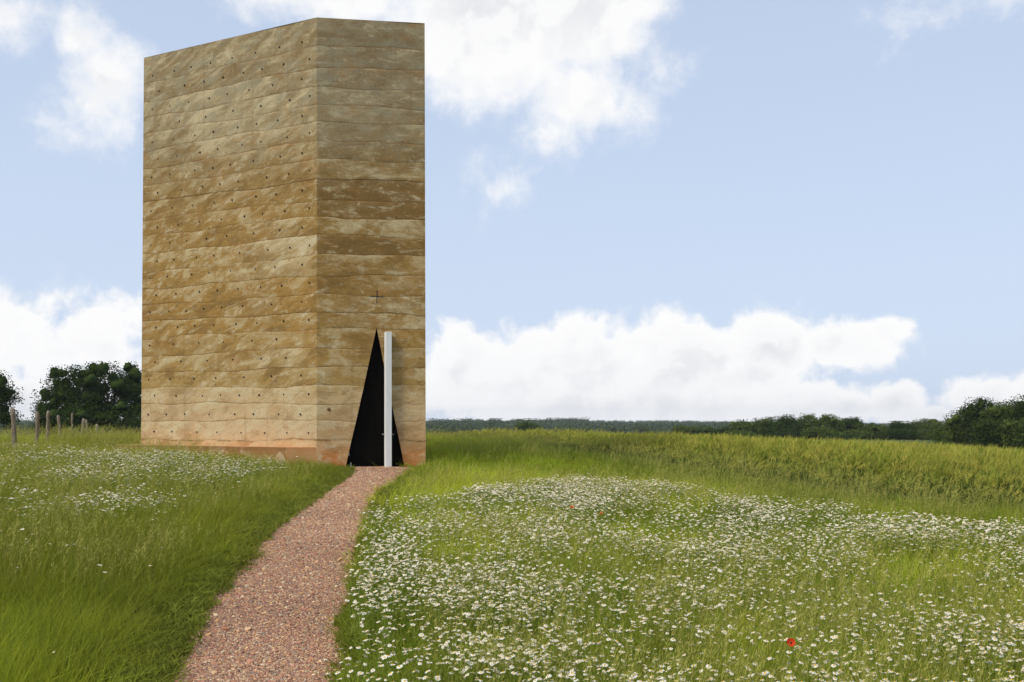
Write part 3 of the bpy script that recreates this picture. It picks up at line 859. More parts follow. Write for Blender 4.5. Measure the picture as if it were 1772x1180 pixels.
def tree(label, x, y, top, width, seed, mat, n_clumps=230, per=46, leaf=.34, low=-.75, depth=None, group=None, trunk_h=.22, name='tree', lobes=16):
    z0 = gz(x, y); H = top - z0
    root = bpy.data.objects.new(name, None); COL.objects.link(root); root.location = (x, y, z0 - .1)
    tag(root, label, 'tree', group)
    rz = H * (1 - trunk_h) / 2; cz = H - rz
    V, Fc, C = make_crown(seed, width / 2 * 1.0, (depth or width) / 2, rz * 1.03, lobes, n_clumps, per, leaf, low)
    V[:, 2] += cz
    obj('crown', mesh_np('crown', V, Fc, (mat,)), root)
    r = np.random.default_rng(seed + 5)
    parts = [tube_np([(0, 0, -.3), (.05, 0, H * .12), (.0, .08, H * .3), (.08, 0, H * .55), (0, 0, H * .8)], [H * .04, H * .028, H * .024, H * .015, H * .005], 8)]
    for j in range(9):
        tgt = C[r.integers(0, len(C))] + np.array([0, 0, cz])
        st = np.array([0, 0, H * r.uniform(.16, .45)])
        md = (st + tgt) / 2 + np.array([0, 0, -.05 * H])
        parts.append(tube_np([st, md, tgt], [H * .013, H * .009, H * .003], 6))
    Vt, Ft = join_np(parts)
    obj('trunk', mesh_np('trunk', Vt, Ft, (M_bark,), smooth=True), root)
    return root
def at(px, d):
    return (px - 886) / 1772 * d
def topz(py, d):
    return EYE + (727 - py) / 1772 * d
for lab, px, d, py, wpx, sd, kw in [
    ('broad dark oak with twin domes behind the fence, touching the chapel wall', 197, 150, 629, 112, 3, dict(n_clumps=620, per=40, leaf=.28, lobes=38, low=-1)),
    ('wide dark tree leaning out over the fence posts, left of the broad oak', 128, 146, 637, 118, 4, dict(n_clumps=580, per=40, leaf=.28, lobes=34, low=-1)),
    ('small loose tree at the left foot of the dark tree pair', 76, 152, 692, 42, 5, dict(n_clumps=190, per=40, leaf=.26, low=-1)),
    ('dark round tree cut by the left edge of the picture', -25, 132, 643, 104, 6, dict(n_clumps=420, per=40, leaf=.28, lobes=30)),
    ('low dark bush hiding the foot of the broad oak beside the chapel', 218, 140, 700, 90, 8, dict(n_clumps=160, per=44, low=-1, trunk_h=.02)),
    ('low dark bush under the wide tree behind the fence posts', 130, 138, 702, 110, 9, dict(n_clumps=170, per=44, low=-1, trunk_h=.02)),
]:
    tree(lab, at(px, d), d, topz(py, d), wpx / 1772 * d, sd, M_leaf_dark, group='trees behind the fence', **kw)
NUMW = ['first', 'second', 'third', 'fourth', 'fifth', 'sixth', 'seventh', 'eighth', 'ninth', 'tenth', 'eleventh', 'twelfth', 'thirteenth', 'fourteenth']
# wood edge on the right, close behind the crop
for j, (px, d, py, wpx) in enumerate([(1662, 165, 706, 66), (1702, 160, 690, 70), (1742, 156, 697, 76), (1776, 152, 686, 80), (1640, 172, 738, 44), (1722, 150, 726, 80), (1772, 146, 722, 80)]):
    lab = ['rounded dark tree where the near wood edge begins, at its left end', 'tall domed dark tree topping the near wood behind the crop', 'dark tree just right of the tall domed one in the near wood',
           'tall dark tree cut by the right edge of the picture', 'small low tree at the left foot of the near wood edge', 'low bushy tree at the foot of the tall domed one', 'low bushy tree at the right edge under the tall one'][j]
    tree(lab, at(px, d), d, topz(py, d), wpx / 1772 * d, 30 + j, M_leaf_dark if j % 2 else M_leaf_mid, n_clumps=320, per=40, leaf=.30, low=-1, trunk_h=.03, lobes=24, group='trees of the near wood edge')
# middle wood
mid = [(1252, 262, 741, 44), (1288, 258, 731, 48), (1326, 262, 724, 52), (1364, 256, 720, 56), (1402, 262, 718, 52), (1436, 255, 719, 50), (1468, 262, 724, 46), (1497, 258, 733, 44), (1530, 264, 737, 44), (1562, 258, 731, 50), (1598, 262, 727, 50), (1628, 256, 730, 46), (1345, 244, 741, 56), (1420, 242, 742, 60), (1480, 244, 746, 56), (1556, 243, 745, 60), (1284, 246, 747, 50), (1614, 244, 746, 52)]
for j, (px, d, py, wpx) in enumerate(mid):
    if j < 12:
        lab = f'{NUMW[j]} tree from the left along the skyline of the middle wood'
    else:
        k = sorted(range(12, 18), key=lambda q: mid[q][0]).index(j)
        lab = f'{NUMW[k]} low tree from the left in front of the middle wood'
    tree(lab, at(px, d), d, topz(py, d), wpx / 1772 * d, 60 + j, M_leaf_mid if j % 3 else M_leaf_dark, n_clumps=260, per=34, leaf=.40, low=-1, trunk_h=.03, lobes=20, group='trees of the middle wood')
# scattered trees beyond the crest
for j, (lab, px, d, py, wpx) in enumerate([
    ('lone round tree rising above the crest of the crop', 918, 330, 727.5, 48),
    ('round tree left of the gap in the distant treeline', 1182, 300, 738, 38), ('broad low tree beside the gap in the distant treeline', 1213, 300, 739, 44),
    ('hazy tree with a pointed top left of the treeline gap', 1108, 420, 734, 34), ('hazy low tree between the pointed tree and the lone tree', 1062, 430, 739, 44),
    ('hazy low tree right of the lone round tree', 1008, 430, 739, 52), ('dark low tree between chapel and lone round tree', 800, 380, 741, 60), ('dark low tree close to the right chapel edge', 752, 380, 742, 56), ('dark low tree touching the lone round tree on its left', 858, 380, 740, 58)]):
    tree(lab, at(px, d), d, topz(py, d), wpx / 1772 * d, 90 + j, M_leaf_far if d > 350 else M_leaf_mid, n_clumps=170, per=30, leaf=.5, low=-1, trunk_h=.04, lobes=12)
# far-off woods: one mass
srcs = []
for s_ in range(4):
    V, Fc, C = make_crown(500 + s_, 4.6, 4.6, 6.2, 10, 60, 26, 1.15, -1)
    V[:, 2] += 5.6
    srcs.append(source(f'far_crown_{s_}', mesh_np('far_crown', V, Fc, (M_leaf_far,))))
fp = []
r = np.random.default_rng(44)
for d0, d1, n, pa, pb in [(560, 760, 520, 640, 1320), (1000, 1300, 700, 560, 1015), (1500, 2100, 2400, 400, 1900), (420, 620, 260, -200, 260), (700, 1100, 500, -300, 700), (330, 420, 170, 1230, 2000)]:
    d = r.uniform(d0, d1, n); px = r.uniform(pa, pb, n)
    fp.append(np.stack([(px - 886) / 1772 * d, d], 1))
fp = np.concatenate(fp)
zz = ground_z(fp[:, 0], fp[:, 1])
s_ = r.uniform(.75, 1.25, len(fp))
far = np.hypot(fp[:, 0], fp[:, 1])
s_ = s_ * np.where(far > 1400, .72, np.where(far < 460, .5, np.where(far > 950, 1.0, .8)))
scatter('far_wood', np.stack([fp[:, 0], fp[:, 1], zz - .5], 1), np.stack([0 * zz, 0 * zz, r.uniform(0, 6.28, len(zz))], 1), np.stack([s_ * 1.15, s_ * 1.15, s_], 1), np.ones((len(zz), 3)), srcs, label='hazy woods covering the far hills on the horizon')

# ------------------------------------------------------------------ fence posts
POSTS = [(26, 26, 708, .125), (63, 30, 715, .115), (82, 34, 712, .11), (105, 38, 720, .115), (124, 43, 716, .085), (141, 45.5, 725, .13), (153, 50, 727, .115), (168, 55, 735, .15), (177, 62, 741, .11), (190, 70, 745, .10), (197, 75, 745, .11)]
LEAN = [(-2, 1), (2.5, 0), (2, 1), (-4, 0), (1, 0), (4, -1), (-5, 0), (0, 1), (2, 0), (1, 0), (-6, 0)]
pr = np.random.default_rng(3)
for j, ((px, d, py, w), (lx, ly)) in enumerate(zip(POSTS, LEAN)):
    x = at(px, d); z0 = gz(x, d); H = topz(py, d) - z0
    n = 9; pts = []; rad = []
    for k in range(n + 1):
        f = k / n
        pts.append((pr.normal() * .008, pr.normal() * .008, -.3 + (H + .3) * f)); rad.append(w / 2 * (1.08 - .16 * f) * pr.uniform(.95, 1.06))
    pts.append((pts[-1][0] + .01, pts[-1][1], H + .02)); rad.append(w / 2 * .72)
    pts.append((pts[-1][0], pts[-1][1], H + .021)); rad.append(.002)
    V, Fc = tube_np(pts, rad, 9)
    V[-18:, 2] += V[-18:, 0] * pr.uniform(-.5, .5)
    lab = ['thickest weathered fence post nearest the left picture edge, slightly leaning', 'pale leaning fence post, second from the left'][j] if j < 2 else f'weathered fence post, {NUMW[j]} from the left in the receding row'
    if j == 10:
        lab = 'small far fence post leaning left, last of the row beside the chapel'
    o = obj('fence_post', mesh_np('fence_post', V, Fc, (M_post,), smooth=True), None, (x, d, z0), label=lab, cat='fence post', group='fence posts')
    o.rotation_euler = (R(ly), R(lx), 0)
M_wire = mat_plain('rusty_wire', (.16, .14, .12), .6, .3, metal=.5)
for k, fz in enumerate((.55, .9)):
    pts = []
    for (px, d, py, w) in POSTS:
        x = at(px, d); z0 = gz(x, d)
        pts.append((x + w * .5, d - .02, z0 + (topz(py, d) - z0) * fz))
    fine = []
    for a_, b_ in zip(pts[:-1], pts[1:]):
        for q in range(6):
            f = q / 6; p = [a_[m] * (1 - f) + b_[m] * f for m in range(3)]
            p[2] -= .05 * math.sin(f * math.pi); fine.append(p)
    fine.append(pts[-1])
    V, Fc = tube_np(fine, [.003] * len(fine), 5)
    obj('fence_wire', mesh_np('fence_wire', V, Fc, (M_wire,)), label=['thin lower wire strung along the fence posts', 'thin upper wire strung along the fence posts'][k], cat='wire', group='fence wires')

# ------------------------------------------------------------------ meadow grass
def blade_strip(base, lean_dir, h, bend, w, segs, r, face=None):
    """curved tapering blade -> verts, quads"""
    f = np.linspace(0, 1, segs + 1)
    fw = face if face is not None else r.uniform(0, np.pi * 2)
    wd = np.array([math.cos(fw), math.sin(fw), 0])
    c = np.array(base)[None] + np.outer(f ** 1.9 * bend * h, np.array([lean_dir[0], lean_dir[1], 0])) + np.outer(f * (1 - .22 * bend * f), [0, 0, h])
    ww = w * (1 - f ** 1.6 * .92)
    V = np.concatenate([c - wd * ww[:, None] / 2, c + wd * ww[:, None] / 2])
    n = segs + 1
    Fq = np.array([(i, i + n, i + 1 + n, i + 1) for i in range(segs)])
    return V, Fq, np.concatenate([f, f])
def grass_tuft(seed, n, rad, hmin, hmax, w, bend, segs=4):
    r = np.random.default_rng(seed); parts = []
    for _ in range(n):
        a = r.uniform(0, 6.283); q = rad * math.sqrt(r.random())
        ld = r.uniform(0, 6.283)
        V, Fq, h = blade_strip((math.cos(a) * q, math.sin(a) * q, -.03), (math.cos(ld), math.sin(ld)), r.uniform(hmin, hmax), r.uniform(.15, bend), w * r.uniform(.6, 1.25), segs, r)
        parts.append((V, Fq))
    return join_np(parts)
GR = [source(f'grass_tuft_{s}', mesh_np('grass_tuft', *grass_tuft(20 + s, 36, .19, .16, .52, .0088, .95), (M_grass,))) for s in range(5)]
def seed_tuft(seed, n=6):
    r = np.random.default_rng(seed); st, hd = [], []
    for _ in range(n):
        a = r.uniform(0, 6.283); q = .16 * math.sqrt(r.random()); ld = r.uniform(0, 6.283)
        h = r.uniform(.48, .72); bend = r.uniform(.1, .4); dv = (math.cos(ld), math.sin(ld))
        V, Fq, _ = blade_strip((math.cos(a) * q, math.sin(a) * q, 0), dv, h, bend, .003, 4, r)
        st.append((V, Fq))
        tip = (V[4] + V[9]) / 2
        for k in range(10):
            p = tip + np.array([dv[0] * bend * .012 * k, dv[1] * bend * .012 * k, -.014 * k + .03]) + r.normal(size=3) * .006
            V2, F2, _ = blade_strip(p, r.normal(size=2), .03, .5, .006, 1, r)
            hd.append((V2, F2))
    V1, F1 = join_np(st); V2, F2 = join_np(hd)
    return np.concatenate([V1, V2]), np.concatenate([F1, F2 + len(V1)])
SG = [source(f'seed_grass_{s}', mesh_np('seed_grass', *seed_tuft(70 + s), (M_seed,))) for s in range(3)]
def herb(seed):
    r = np.random.default_rng(seed); parts = []
    for _ in range(26):
        a = r.uniform(0, 6.283); q = .13 * math.sqrt(r.random()); ld = r.uniform(0, 6.283)
        V, Fq, _ = blade_strip((math.cos(a) * q, math.sin(a) * q, r.uniform(0, .06)), (math.cos(ld), math.sin(ld)), r.uniform(.06, .15), r.uniform(.5, 1.4), r.uniform(.012, .026), 3, r)
        parts.append((V, Fq))
    return join_np(parts)
HB = [source(f'herb_{s}', mesh_np('herb', *herb(90 + s), (M_grass,))) for s in range(3)]

WE = np.array([(-7, 60), (-3.2, 54), (-1.0, 51), (1.0, 46), (2.4, 38), (3.8, 32), (4.9, 27.3), (5.5, 23.6), (6.9, 20), (7.8, 18.4), (8.6, 17.3), (11, 15), (16, 13), (30, 11)])
def wheat_side(x, y):
    """positive inside the crop: distance past its near edge"""
    best = np.full(np.shape(x), 1e9); sgn = np.ones(np.shape(x))
    for (x0, y0), (x1, y1) in zip(WE[:-1], WE[1:]):
        dx_, dy_ = x1 - x0, y1 - y0; L2 = dx_ * dx_ + dy_ * dy_
        t_ = np.clip(((x - x0) * dx_ + (y - y0) * dy_) / L2, 0, 1)
        d_ = np.hypot(x - x0 - t_ * dx_, y - y0 - t_ * dy_)
        cr_ = dx_ * (y - y0) - dy_ * (x - x0)
        m = d_ < best
        best = np.where(m, d_, best); sgn = np.where(m, np.sign(cr_), sgn)
    return best * sgn
def wedge(n, d0, d1, p, half, r):
    """points in front of the camera, thinning with distance as d^-p"""
    q = 2 - p
    d = (d0 ** q + r.random(n) * (d1 ** q - d0 ** q)) ** (1 / q)
    a = r.uniform(-half, half, n)
    return d * np.sin(a), d * np.cos(a), d
def lean_rot(rz, amount, wx, wy):
    """tilt towards world direction (wx, wy) by `amount`, then spun by rz"""
    lx = np.cos(-rz) * wx - np.sin(-rz) * wy; ly = np.sin(-rz) * wx + np.cos(-rz) * wy
    return np.stack([-ly * amount, lx * amount, rz], 1)
def meadow_tint(x, y, r):
    a = fnoise(x, y, .22, 301); b = fnoise(x, y, .6, 311); c = fnoise(x * .6 + y * .4, y, .11, 321)
    olive = np.array([.32, .375, .028]); bright = np.array([.53, .575, .048]); deep = np.array([.20, .265, .023]); straw = np.array([.36, .32, .09])
    t_ = sst(.38, .62, a)[:, None]
    col = olive * (1 - t_) + bright * t_
    t_ = sst(.52, .70, b)[:, None] * .7
    col = col * (1 - t_) + deep * t_
    s_ = (r.random(len(x)) < .10)[:, None] * r.uniform(.2, .8, (len(x), 1))
    col = col * (1 - s_) + straw * s_
    return col * r.uniform(.55, 1.5, (len(x), 1)) * (1 + r.normal(size=(len(x), 3)) * .07)
r = np.random.default_rng(12)
x, y, d = wedge(52000, 3.2, 95, 1.2, R(36), r)
ex, ey = r.uniform(-14, 14, 9000), r.uniform(.5, 13, 9000)      # the sides of the foreground, just out of view
em = np.abs(np.arctan2(ex, ey)) > R(36)
x, y, d = np.r_[x, ex[em]], np.r_[y, ey[em]], np.r_[d, np.hypot(ex, ey)[em]]
ok = ~in_chapel(x, y) & (path_dist(x, y) > .03) & (wheat_side(x, y) < .25)
x, y, d = x[ok], y[ok], d[ok]
pd = path_dist(x, y)
hgt = .80 + .5 * (fnoise(x, y, .35, 401) - .5) * 2
hgt *= .34 + .66 * sst(.0, .75, pd)
foot = np.minimum(sst(0.0, 3.2, np.hypot((x + 4.6) / 1.2, y - 26.6)), 1)
hgt *= .42 + .58 * foot
hgt *= np.where(x < edge_x(PL, y) - .3, 1.12, 1.0)
bd_ = np.abs((x - CORN_B[0][0]) * LN[0] + (y - CORN_B[0][1]) * LN[1] - .47)
hgt *= np.where((x < -5.6) & (x > -12.6) & (y > 24), .72 + .28 * sst(.2, 1.6, bd_), 1.0)
hgt *= np.where((x < -11.5) & (y > 27), .66, 1.0)
hgt *= .35 + .65 * sst(.5, 2.2, np.hypot(x - BO1[0], (y - BO1[1] + .9) * .8))
hgt *= 1 - .5 * sst(2.6, .4, -wheat_side(x, y)) * (y < 45)
rz = r.uniform(0, 6.283, len(x))
la = R(8) + R(26) * fnoise(x, y, .3, 411) ** 1.3
wdir = (fnoise(x, y, .12, 421) - .5) * 3.2 - .15
rot = lean_rot(rz, la, np.cos(wdir), np.sin(wdir))
ws = np.clip((d / 10) ** .45, .8, 2.4)
scl = np.stack([ws, ws, hgt * r.uniform(.8, 1.2, len(x))], 1)
tint = meadow_tint(x, y, r)
leftside = (x < edge_x(PL, y))[:, None]
deepmix = sst(.35, .6, fnoise(x, y, .18, 431))[:, None] * .55 + .25
tint = np.where(leftside & (d < 40)[:, None], tint * (1 - deepmix) + np.array([.225, .242, .026]) * deepmix, tint)
wsd = -wheat_side(x, y)
near_crop = (sst(3.2, .6, wsd) * (y < 45))[:, None] * .75
tint = tint * (1 - near_crop) + np.array([.13, .19, .022]) * near_crop
scatter('meadow_grass', np.stack([x, y, ground_z(x, y)], 1), rot, scl, tint, GR, label='tall green meadow grass on both sides of the path')
# grass gone to seed
x, y, d = wedge(11500, 4, 60, 1.25, R(35), r)
ok = ~in_chapel(x, y) & (path_dist(x, y) > .5) & (wheat_side(x, y) < 0) & (fnoise(x, y, .3, 441) > .40)
x, y, d = x[ok], y[ok], d[ok]
rz = r.uniform(0, 6.283, len(x))
rot = lean_rot(rz, r.uniform(.05, .4, len(x)), np.ones(len(x)), 0 * x)
s_ = r.uniform(.75, 1.05, len(x)) * (.6 + .4 * sst(0, 1.2, path_dist(x, y)))
near_d = np.hypot((x + 4.6) / 1.2, y - 26.6) > 3
x, y, d, rot, s_ = x[near_d], y[near_d], d[near_d], rot[near_d], s_[near_d]
ws = np.clip((d / 9) ** .4, .8, 2.0)
scatter('seeding_grass', np.stack([x, y, ground_z(x, y)], 1), rot, np.stack([ws, ws, s_], 1), np.array([.40, .38, .09]) * r.uniform(.7, 1.25, (len(x), 1)), SG, label='straw-tipped grass stems gone to seed among the meadow')
# low herbs and clover along the path edges
n = 5200
yy = 3.5 + 24 * r.random(n) ** 1.3; side = r.random(n) < .5
off = np.abs(r.normal(size=n)) * .28 + .0
xx = np.where(side, edge_x(PL, yy) - off, edge_x(PR, yy) + off)
xx = xx + np.where(r.random(n) < .1, np.where(side, 1, -1) * r.random(n) * .12, 0)
ok = ~in_chapel(xx, yy) & (yy < 26.8)
xx, yy, off = xx[ok], yy[ok], off[ok]
s_ = r.uniform(.55, 1.25, len(xx)) * (.7 + .6 * np.minimum(off, .6))
scatter('path_edge_herbs', np.stack([xx, yy, ground_z(xx, yy)], 1), np.stack([r.normal(size=len(xx)) * .15, r.normal(size=len(xx)) * .15, r.uniform(0, 6.283, len(xx))], 1), np.stack([s_] * 3, 1),
        np.array([.20, .225, .032]) * r.uniform(.6, 1.5, (len(xx), 1)), HB, label='low leafy herbs and short grass fringing the gravel path')

# ------------------------------------------------------------------ the crop
def wheat_clump(seed, n=9):
    r = np.random.default_rng(seed); st, er = [], []
    for _ in range(n):
        a = r.uniform(0, 6.283); q = .20 * math.sqrt(r.random()); ld = r.normal() * .9
        dv = (math.cos(ld), math.sin(ld)); h = r.uniform(.50, .82); bend = r.uniform(.04, .22)
        b = (math.cos(a) * q, math.sin(a) * q, 0)
        V, Fq, _ = blade_strip(b, dv, h, bend, .007, 4, r); st.append((V, Fq))
        tip = (V[4] + V[9]) / 2
        for k in range(3):
            z_ = h * r.uniform(.25, .75); l2 = r.uniform(0, 6.283)
            V2, F2, _ = blade_strip((b[0] + dv[0] * bend * z_ * .4, b[1] + dv[1] * bend * z_ * .4, z_), (math.cos(l2), math.sin(l2)), r.uniform(.20, .34), r.uniform(.25, .9), .011, 3, r)
            st.append((V2, F2))
        # bowed ear with long awns
        e0 = tip
        for k in range(6):
            f = k / 5
            p = e0 + np.array([dv[0] * .04 * f, dv[1] * .04 * f, .095 * f - .02 * f * f])
            V3, F3, _ = blade_strip(p + r.normal(size=3) * .003, dv, .04, .6, .019, 1, r); er.append((V3, F3))
            V3, F3, _ = blade_strip(p, (dv[0] + r.normal() * .3, dv[1] + r.normal() * .3), .15, .45, .005, 2, r); er.append((V3, F3))
    V1, F1 = join_np(st); V2, F2 = join_np(er)
    return mesh_np('wheat_clump', np.concatenate([V1, V2]), np.concatenate([F1, F2 + len(V1)]), (M_wheat, M_ear), np.r_[np.zeros(len(F1)), np.ones(len(F2))])
WC = [source(f'wheat_clump_{s}', wheat_clump(130 + s)) for s in range(5)]
r = np.random.default_rng(21)
x, y, d = wedge(52000, 11, 85, .9, R(36), r)
ws_ = wheat_side(x, y) + .9 * (fnoise(x, y, .7, 505) - .5)
ok = (ws_ > 0) & (r.random(len(d)) < np.where(d < 40, .35 + .65 * sst(0, 1.6, ws_), .7))
x, y, d, ws_ = x[ok], y[ok], d[ok], ws_[ok]
hh = (.83 + .34 * (fnoise(x, y, .3, 501) - .5)) * r.uniform(.8, 1.14, len(x)) * (.5 + .5 * sst(-.1, 2.4, ws_))
rz = r.normal(size=len(x)) * .9 - .3
rot = np.stack([r.normal(size=len(x)) * .08, r.normal(size=len(x)) * .08 + .1, rz], 1)
wsc = np.clip((d / 20) ** .5, .9, 1.8)
tint = np.array([.085, .13, .02]) * r.uniform(.6, 1.4, (len(x), 1)) + np.array([.15, .13, .0]) * sst(0, 1.5, ws_)[:, None] * (fnoise(x, y, .2, 511) * r.random(len(x)))[:, None]
scatter('wheat', np.stack([x, y, ground_z(x, y) - .02], 1), rot, np.stack([wsc, wsc, hh], 1), tint, WC, label='field of yellow-green bearded wheat on the right behind the meadow')

# ------------------------------------------------------------------ gravel on the path
def pebble(seed):
    bm = bmesh.new()
    bmesh.ops.create_icosphere(bm, subdivisions=1, radius=.5)
    rr = random.Random(seed)
    for v in bm.verts:
        v.co *= rr.uniform(.72, 1.15)
        v.co.z *= .55; v.co.x *= 1.2
    return source(f'gravel_chip_{seed}', bm_mesh('gravel_chip', bm, (M_pebble,)))
PB = [pebble(s) for s in range(5)]
r = np.random.default_rng(31)
n = 150000
yy = 4.5 * (28.5 / 4.5) ** (r.random(n))      # thins with distance
yy = yy[yy < 27.5]; n = len(yy)
l = edge_x(PL, yy); q = edge_x(PR, yy)
t_ = r.uniform(-.06, 1.06, n)
xx = l + (q - l) * t_
crown_ = .022 + .012 * np.sin(np.clip(t_, 0, 1) * np.pi)
sz = r.lognormal(-4.52, .42, n) * np.clip((yy / 9) ** .35, .85, 1.5)
pal = np.array([(.40, .17, .10), (.47, .23, .135), (.40, .26, .18), (.54, .33, .20), (.23, .12, .09), (.27, .20, .165), (.56, .41, .28), (.40, .18, .13), (.50, .28, .14)])
tint = pal[r.integers(0, len(pal), n)] * r.uniform(.85, 1.15, (n, 1)) * (1.0 + .3 * fnoise(xx, yy, .9, 801))[:, None] * np.array([.98, 1.03, .95])
sz = np.where(r.random(n) < .012, sz * 2.1, sz)
scatter('gravel', np.stack([xx, yy, ground_z(xx, yy) + crown_ + sz * .1], 1), np.stack([r.normal(size=n) * .35, r.normal(size=n) * .35, r.uniform(0, 6.283, n)], 1), np.stack([sz] * 3, 1), tint, PB, label='loose red and grey gravel chips covering the path')

# ------------------------------------------------------------------ daisies
def petals_mesh(seed, n=13):
    r = np.random.default_rng(seed); V, Fc = [], []
    for k in range(n):
        a = 2 * np.pi * k / n + r.normal() * .06; L = r.uniform(.88, 1.06); dr = r.uniform(-.32, .05)
        c, s = math.cos(a), math.sin(a); w = .23
        b = len(V)
        for (q, hw, z) in ((.22, w * .55, .0), (.65, w, .02 + dr * .25), (1.0 * L, w * .55, dr)):
            V.append((c * q - s * hw, s * q + c * hw, z)); V.append((c * q + s * hw, s * q - c * hw, z))
        Fc += [(b, b + 1, b + 3, b + 2), (b + 2, b + 3, b + 5, b + 4)]
    return np.array(V), np.array(Fc)
def eye_mesh():
    V, Fc = tube_np([(0, 0, -.05), (0, 0, .08), (0, 0, .2), (0, 0, .24)], [.36, .36, .22, .02], 7)
    return V, Fc
def stem_mesh(seed):
    r = np.random.default_rng(seed); parts = []
    V, Fq = tube_np([(0, 0, -.02), (.01, .005, .15), (-.006, .01, .3), (0, 0, .40)], [.0022, .002, .0017, .0014], 4); parts.append((V, Fq))
    for _ in range(10):      # feathery leaves
        z_ = r.uniform(.06, .33); a = r.uniform(0, 6.283)
        V, Fq, _ = blade_strip((0, 0, z_), (math.cos(a), math.sin(a)), r.uniform(.03, .07), r.uniform(.8, 1.6), .004, 2, r); parts.append((V, Fq))
    return join_np(parts)
DR = .0150      # petal length in metres
def daisy_parts(seed):
    rr = np.random.default_rng(seed)
    pv, pf = petals_mesh(seed); ev, ef = eye_mesh(); sv, sf = stem_mesh(seed)
    tl = Matrix.Rotation(rr.uniform(-.3, .45), 3, 'X') @ Matrix.Rotation(rr.uniform(-.3, .3), 3, 'Y')
    T = np.array(tl)
    f = lambda v: (v * DR) @ T.T + np.array([0, 0, .40])
    return (mesh_np('petals', f(pv), pf, (M_petal,)), mesh_np('flower_eye', f(ev), ef, (M_eye,), smooth=True), mesh_np('stem', sv, sf, (M_stem,)), f(pv), pf, f(ev), ef, sv, sf)
DP = [daisy_parts(700 + s) for s in range(6)]
DS = []
for s, (_, _, _, pv, pf, ev, ef, sv, sf) in enumerate(DP):
    V, Fc = join_np([(pv, pf), (ev, ef), (sv, sf)])
    DS.append(source(f'daisy_{s}', mesh_np('daisy', V, Fc, (M_petal, M_eye, M_stem), np.r_[np.zeros(len(pf)), np.ones(len(ef)), np.full(len(sf), 2)])))
r = np.random.default_rng(55)
# right meadow: bounded by the path, the far green strip and the crop
FB = np.array([(-2.6, 14), (-1.6, 15.5), (-.4, 18.2), (1.2, 20.3), (2.6, 19.2), (3.6, 17.4), (4.8, 15.3), (5.6, 13.8), (6.6, 13.0), (9, 12)])
x, y, d = wedge(190000, 4.2, 22, .0, R(36), r)
far_y = np.interp(x, FB[:, 0], FB[:, 1])
cl = fnoise(x, y, .55, 601); cl2 = vnoise(x, y, 2.6, 611); cl3 = vnoise(x, y, .2, 621)
# thinner, lodged swathe in the middle of the meadow
swathe = np.exp(-(((x - .9) / 1.9) ** 2 + ((y - 10.6 + .35 * x) / 1.2) ** 2)) + .8 * np.exp(-(((x - 1.2) / 1.6) ** 2 + ((y - 7.2) / .6) ** 2)) + .7 * np.exp(-(((x + .4) / 1.0) ** 2 + ((y - 13.2) / 1.2) ** 2))
dens_ = (.18 + .82 * sst(.30, .56, cl)) * (.15 + .85 * sst(.12, .75, cl2)) * (.45 + .55 * cl3) * (1 - .85 * np.clip(swathe, 0, 1)) * (1 + .8 * sst(10.5, 15.5, y)) * sst(.12, .6, far_y - y) * sst(.0, .18, path_dist(x, y))
dens_ *= (wheat_side(x, y) < -.8)
keep = (x > edge_x(PR, y)) & (r.random(len(x)) < np.minimum(dens_ ** 1.15 * 1.3, 1))
RX, RY = x[keep], y[keep]
# left meadow: a drift beyond the tall grass
x, y, d = wedge(80000, 9, 27, .0, R(36), r)
cl = fnoise(x, y, .45, 631); cl2 = vnoise(x, y, 2.2, 641)
band = sst(8.5, 13.5, y + .15 * (x + 5)) * sst(27.5, 22, y)
lf = sst(-.16, -.30, x / d) * .75 + .25
dens_ = sst(.36, .62, cl) * sst(.2, .75, cl2) * band * lf * sst(.7, 2.0, path_dist(x, y))
keep = (x < edge_x(PL, y)) & ~in_chapel(x, y) & (np.hypot(x + 6, y - 26) > 2.5) & (r.random(len(x)) < dens_ * 1.5)
LX, LY = x[keep], y[keep]
# strays
x, y, d = wedge(300, 5, 16, .5, R(35), r)
keep = (path_dist(x, y) > .4) & (y < np.interp(x, FB[:, 0], FB[:, 1]) + .4) & (r.random(len(x)) < .55)
FXY = np.concatenate([np.stack([RX, RY], 1), np.stack([LX, LY], 1), np.stack([x[keep], y[keep]], 1)])
dist = np.hypot(FXY[:, 0], FXY[:, 1]); n = len(FXY)
zf = ground_z(FXY[:, 0], FXY[:, 1]); hs = r.uniform(.8, 1.32, n); wsz = r.uniform(.55, 1.4, n)
rzf = r.uniform(0, 6.283, n); tiltx = r.normal(size=n) * .12; tilty = r.normal(size=n) * .12
vis = (np.abs(FXY[:, 0] / FXY[:, 1]) < .495) & ((EYE - zf - .42 * hs) / FXY[:, 1] * 1772 < 450)
order = np.argsort(np.where(vis, dist / wsz, 1e6))
first = order[:300]; rest = order[300:]
for k in first:
    s = int(k) % len(DP)
    root = bpy.data.objects.new('daisy', None); COL.objects.link(root)
    root.location = (FXY[k, 0], FXY[k, 1], zf[k]); root.rotation_euler = (tiltx[k], tilty[k], rzf[k])
    root.scale = (wsz[k], wsz[k], hs[k])
    tag(root, 'white daisy with yellow centre among those flowering closest to the viewer', 'daisy', 'daisies in the foreground meadow')
    for nm, me in zip(('petals', 'flower_eye', 'stem'), DP[s][:3]):
        obj(nm, me, root)
scatter('daisy_flowers', np.stack([FXY[rest, 0], FXY[rest, 1], zf[rest]], 1), np.stack([tiltx[rest], tilty[rest], rzf[rest]], 1), np.stack([wsz[rest] * np.clip((dist[rest] / 9) ** .25, 1, 1.4)] * 2 + [hs[rest]], 1), np.ones((len(rest), 3)), DS, label='drifts of white daisies filling the meadow farther back')
print('daisies', n)

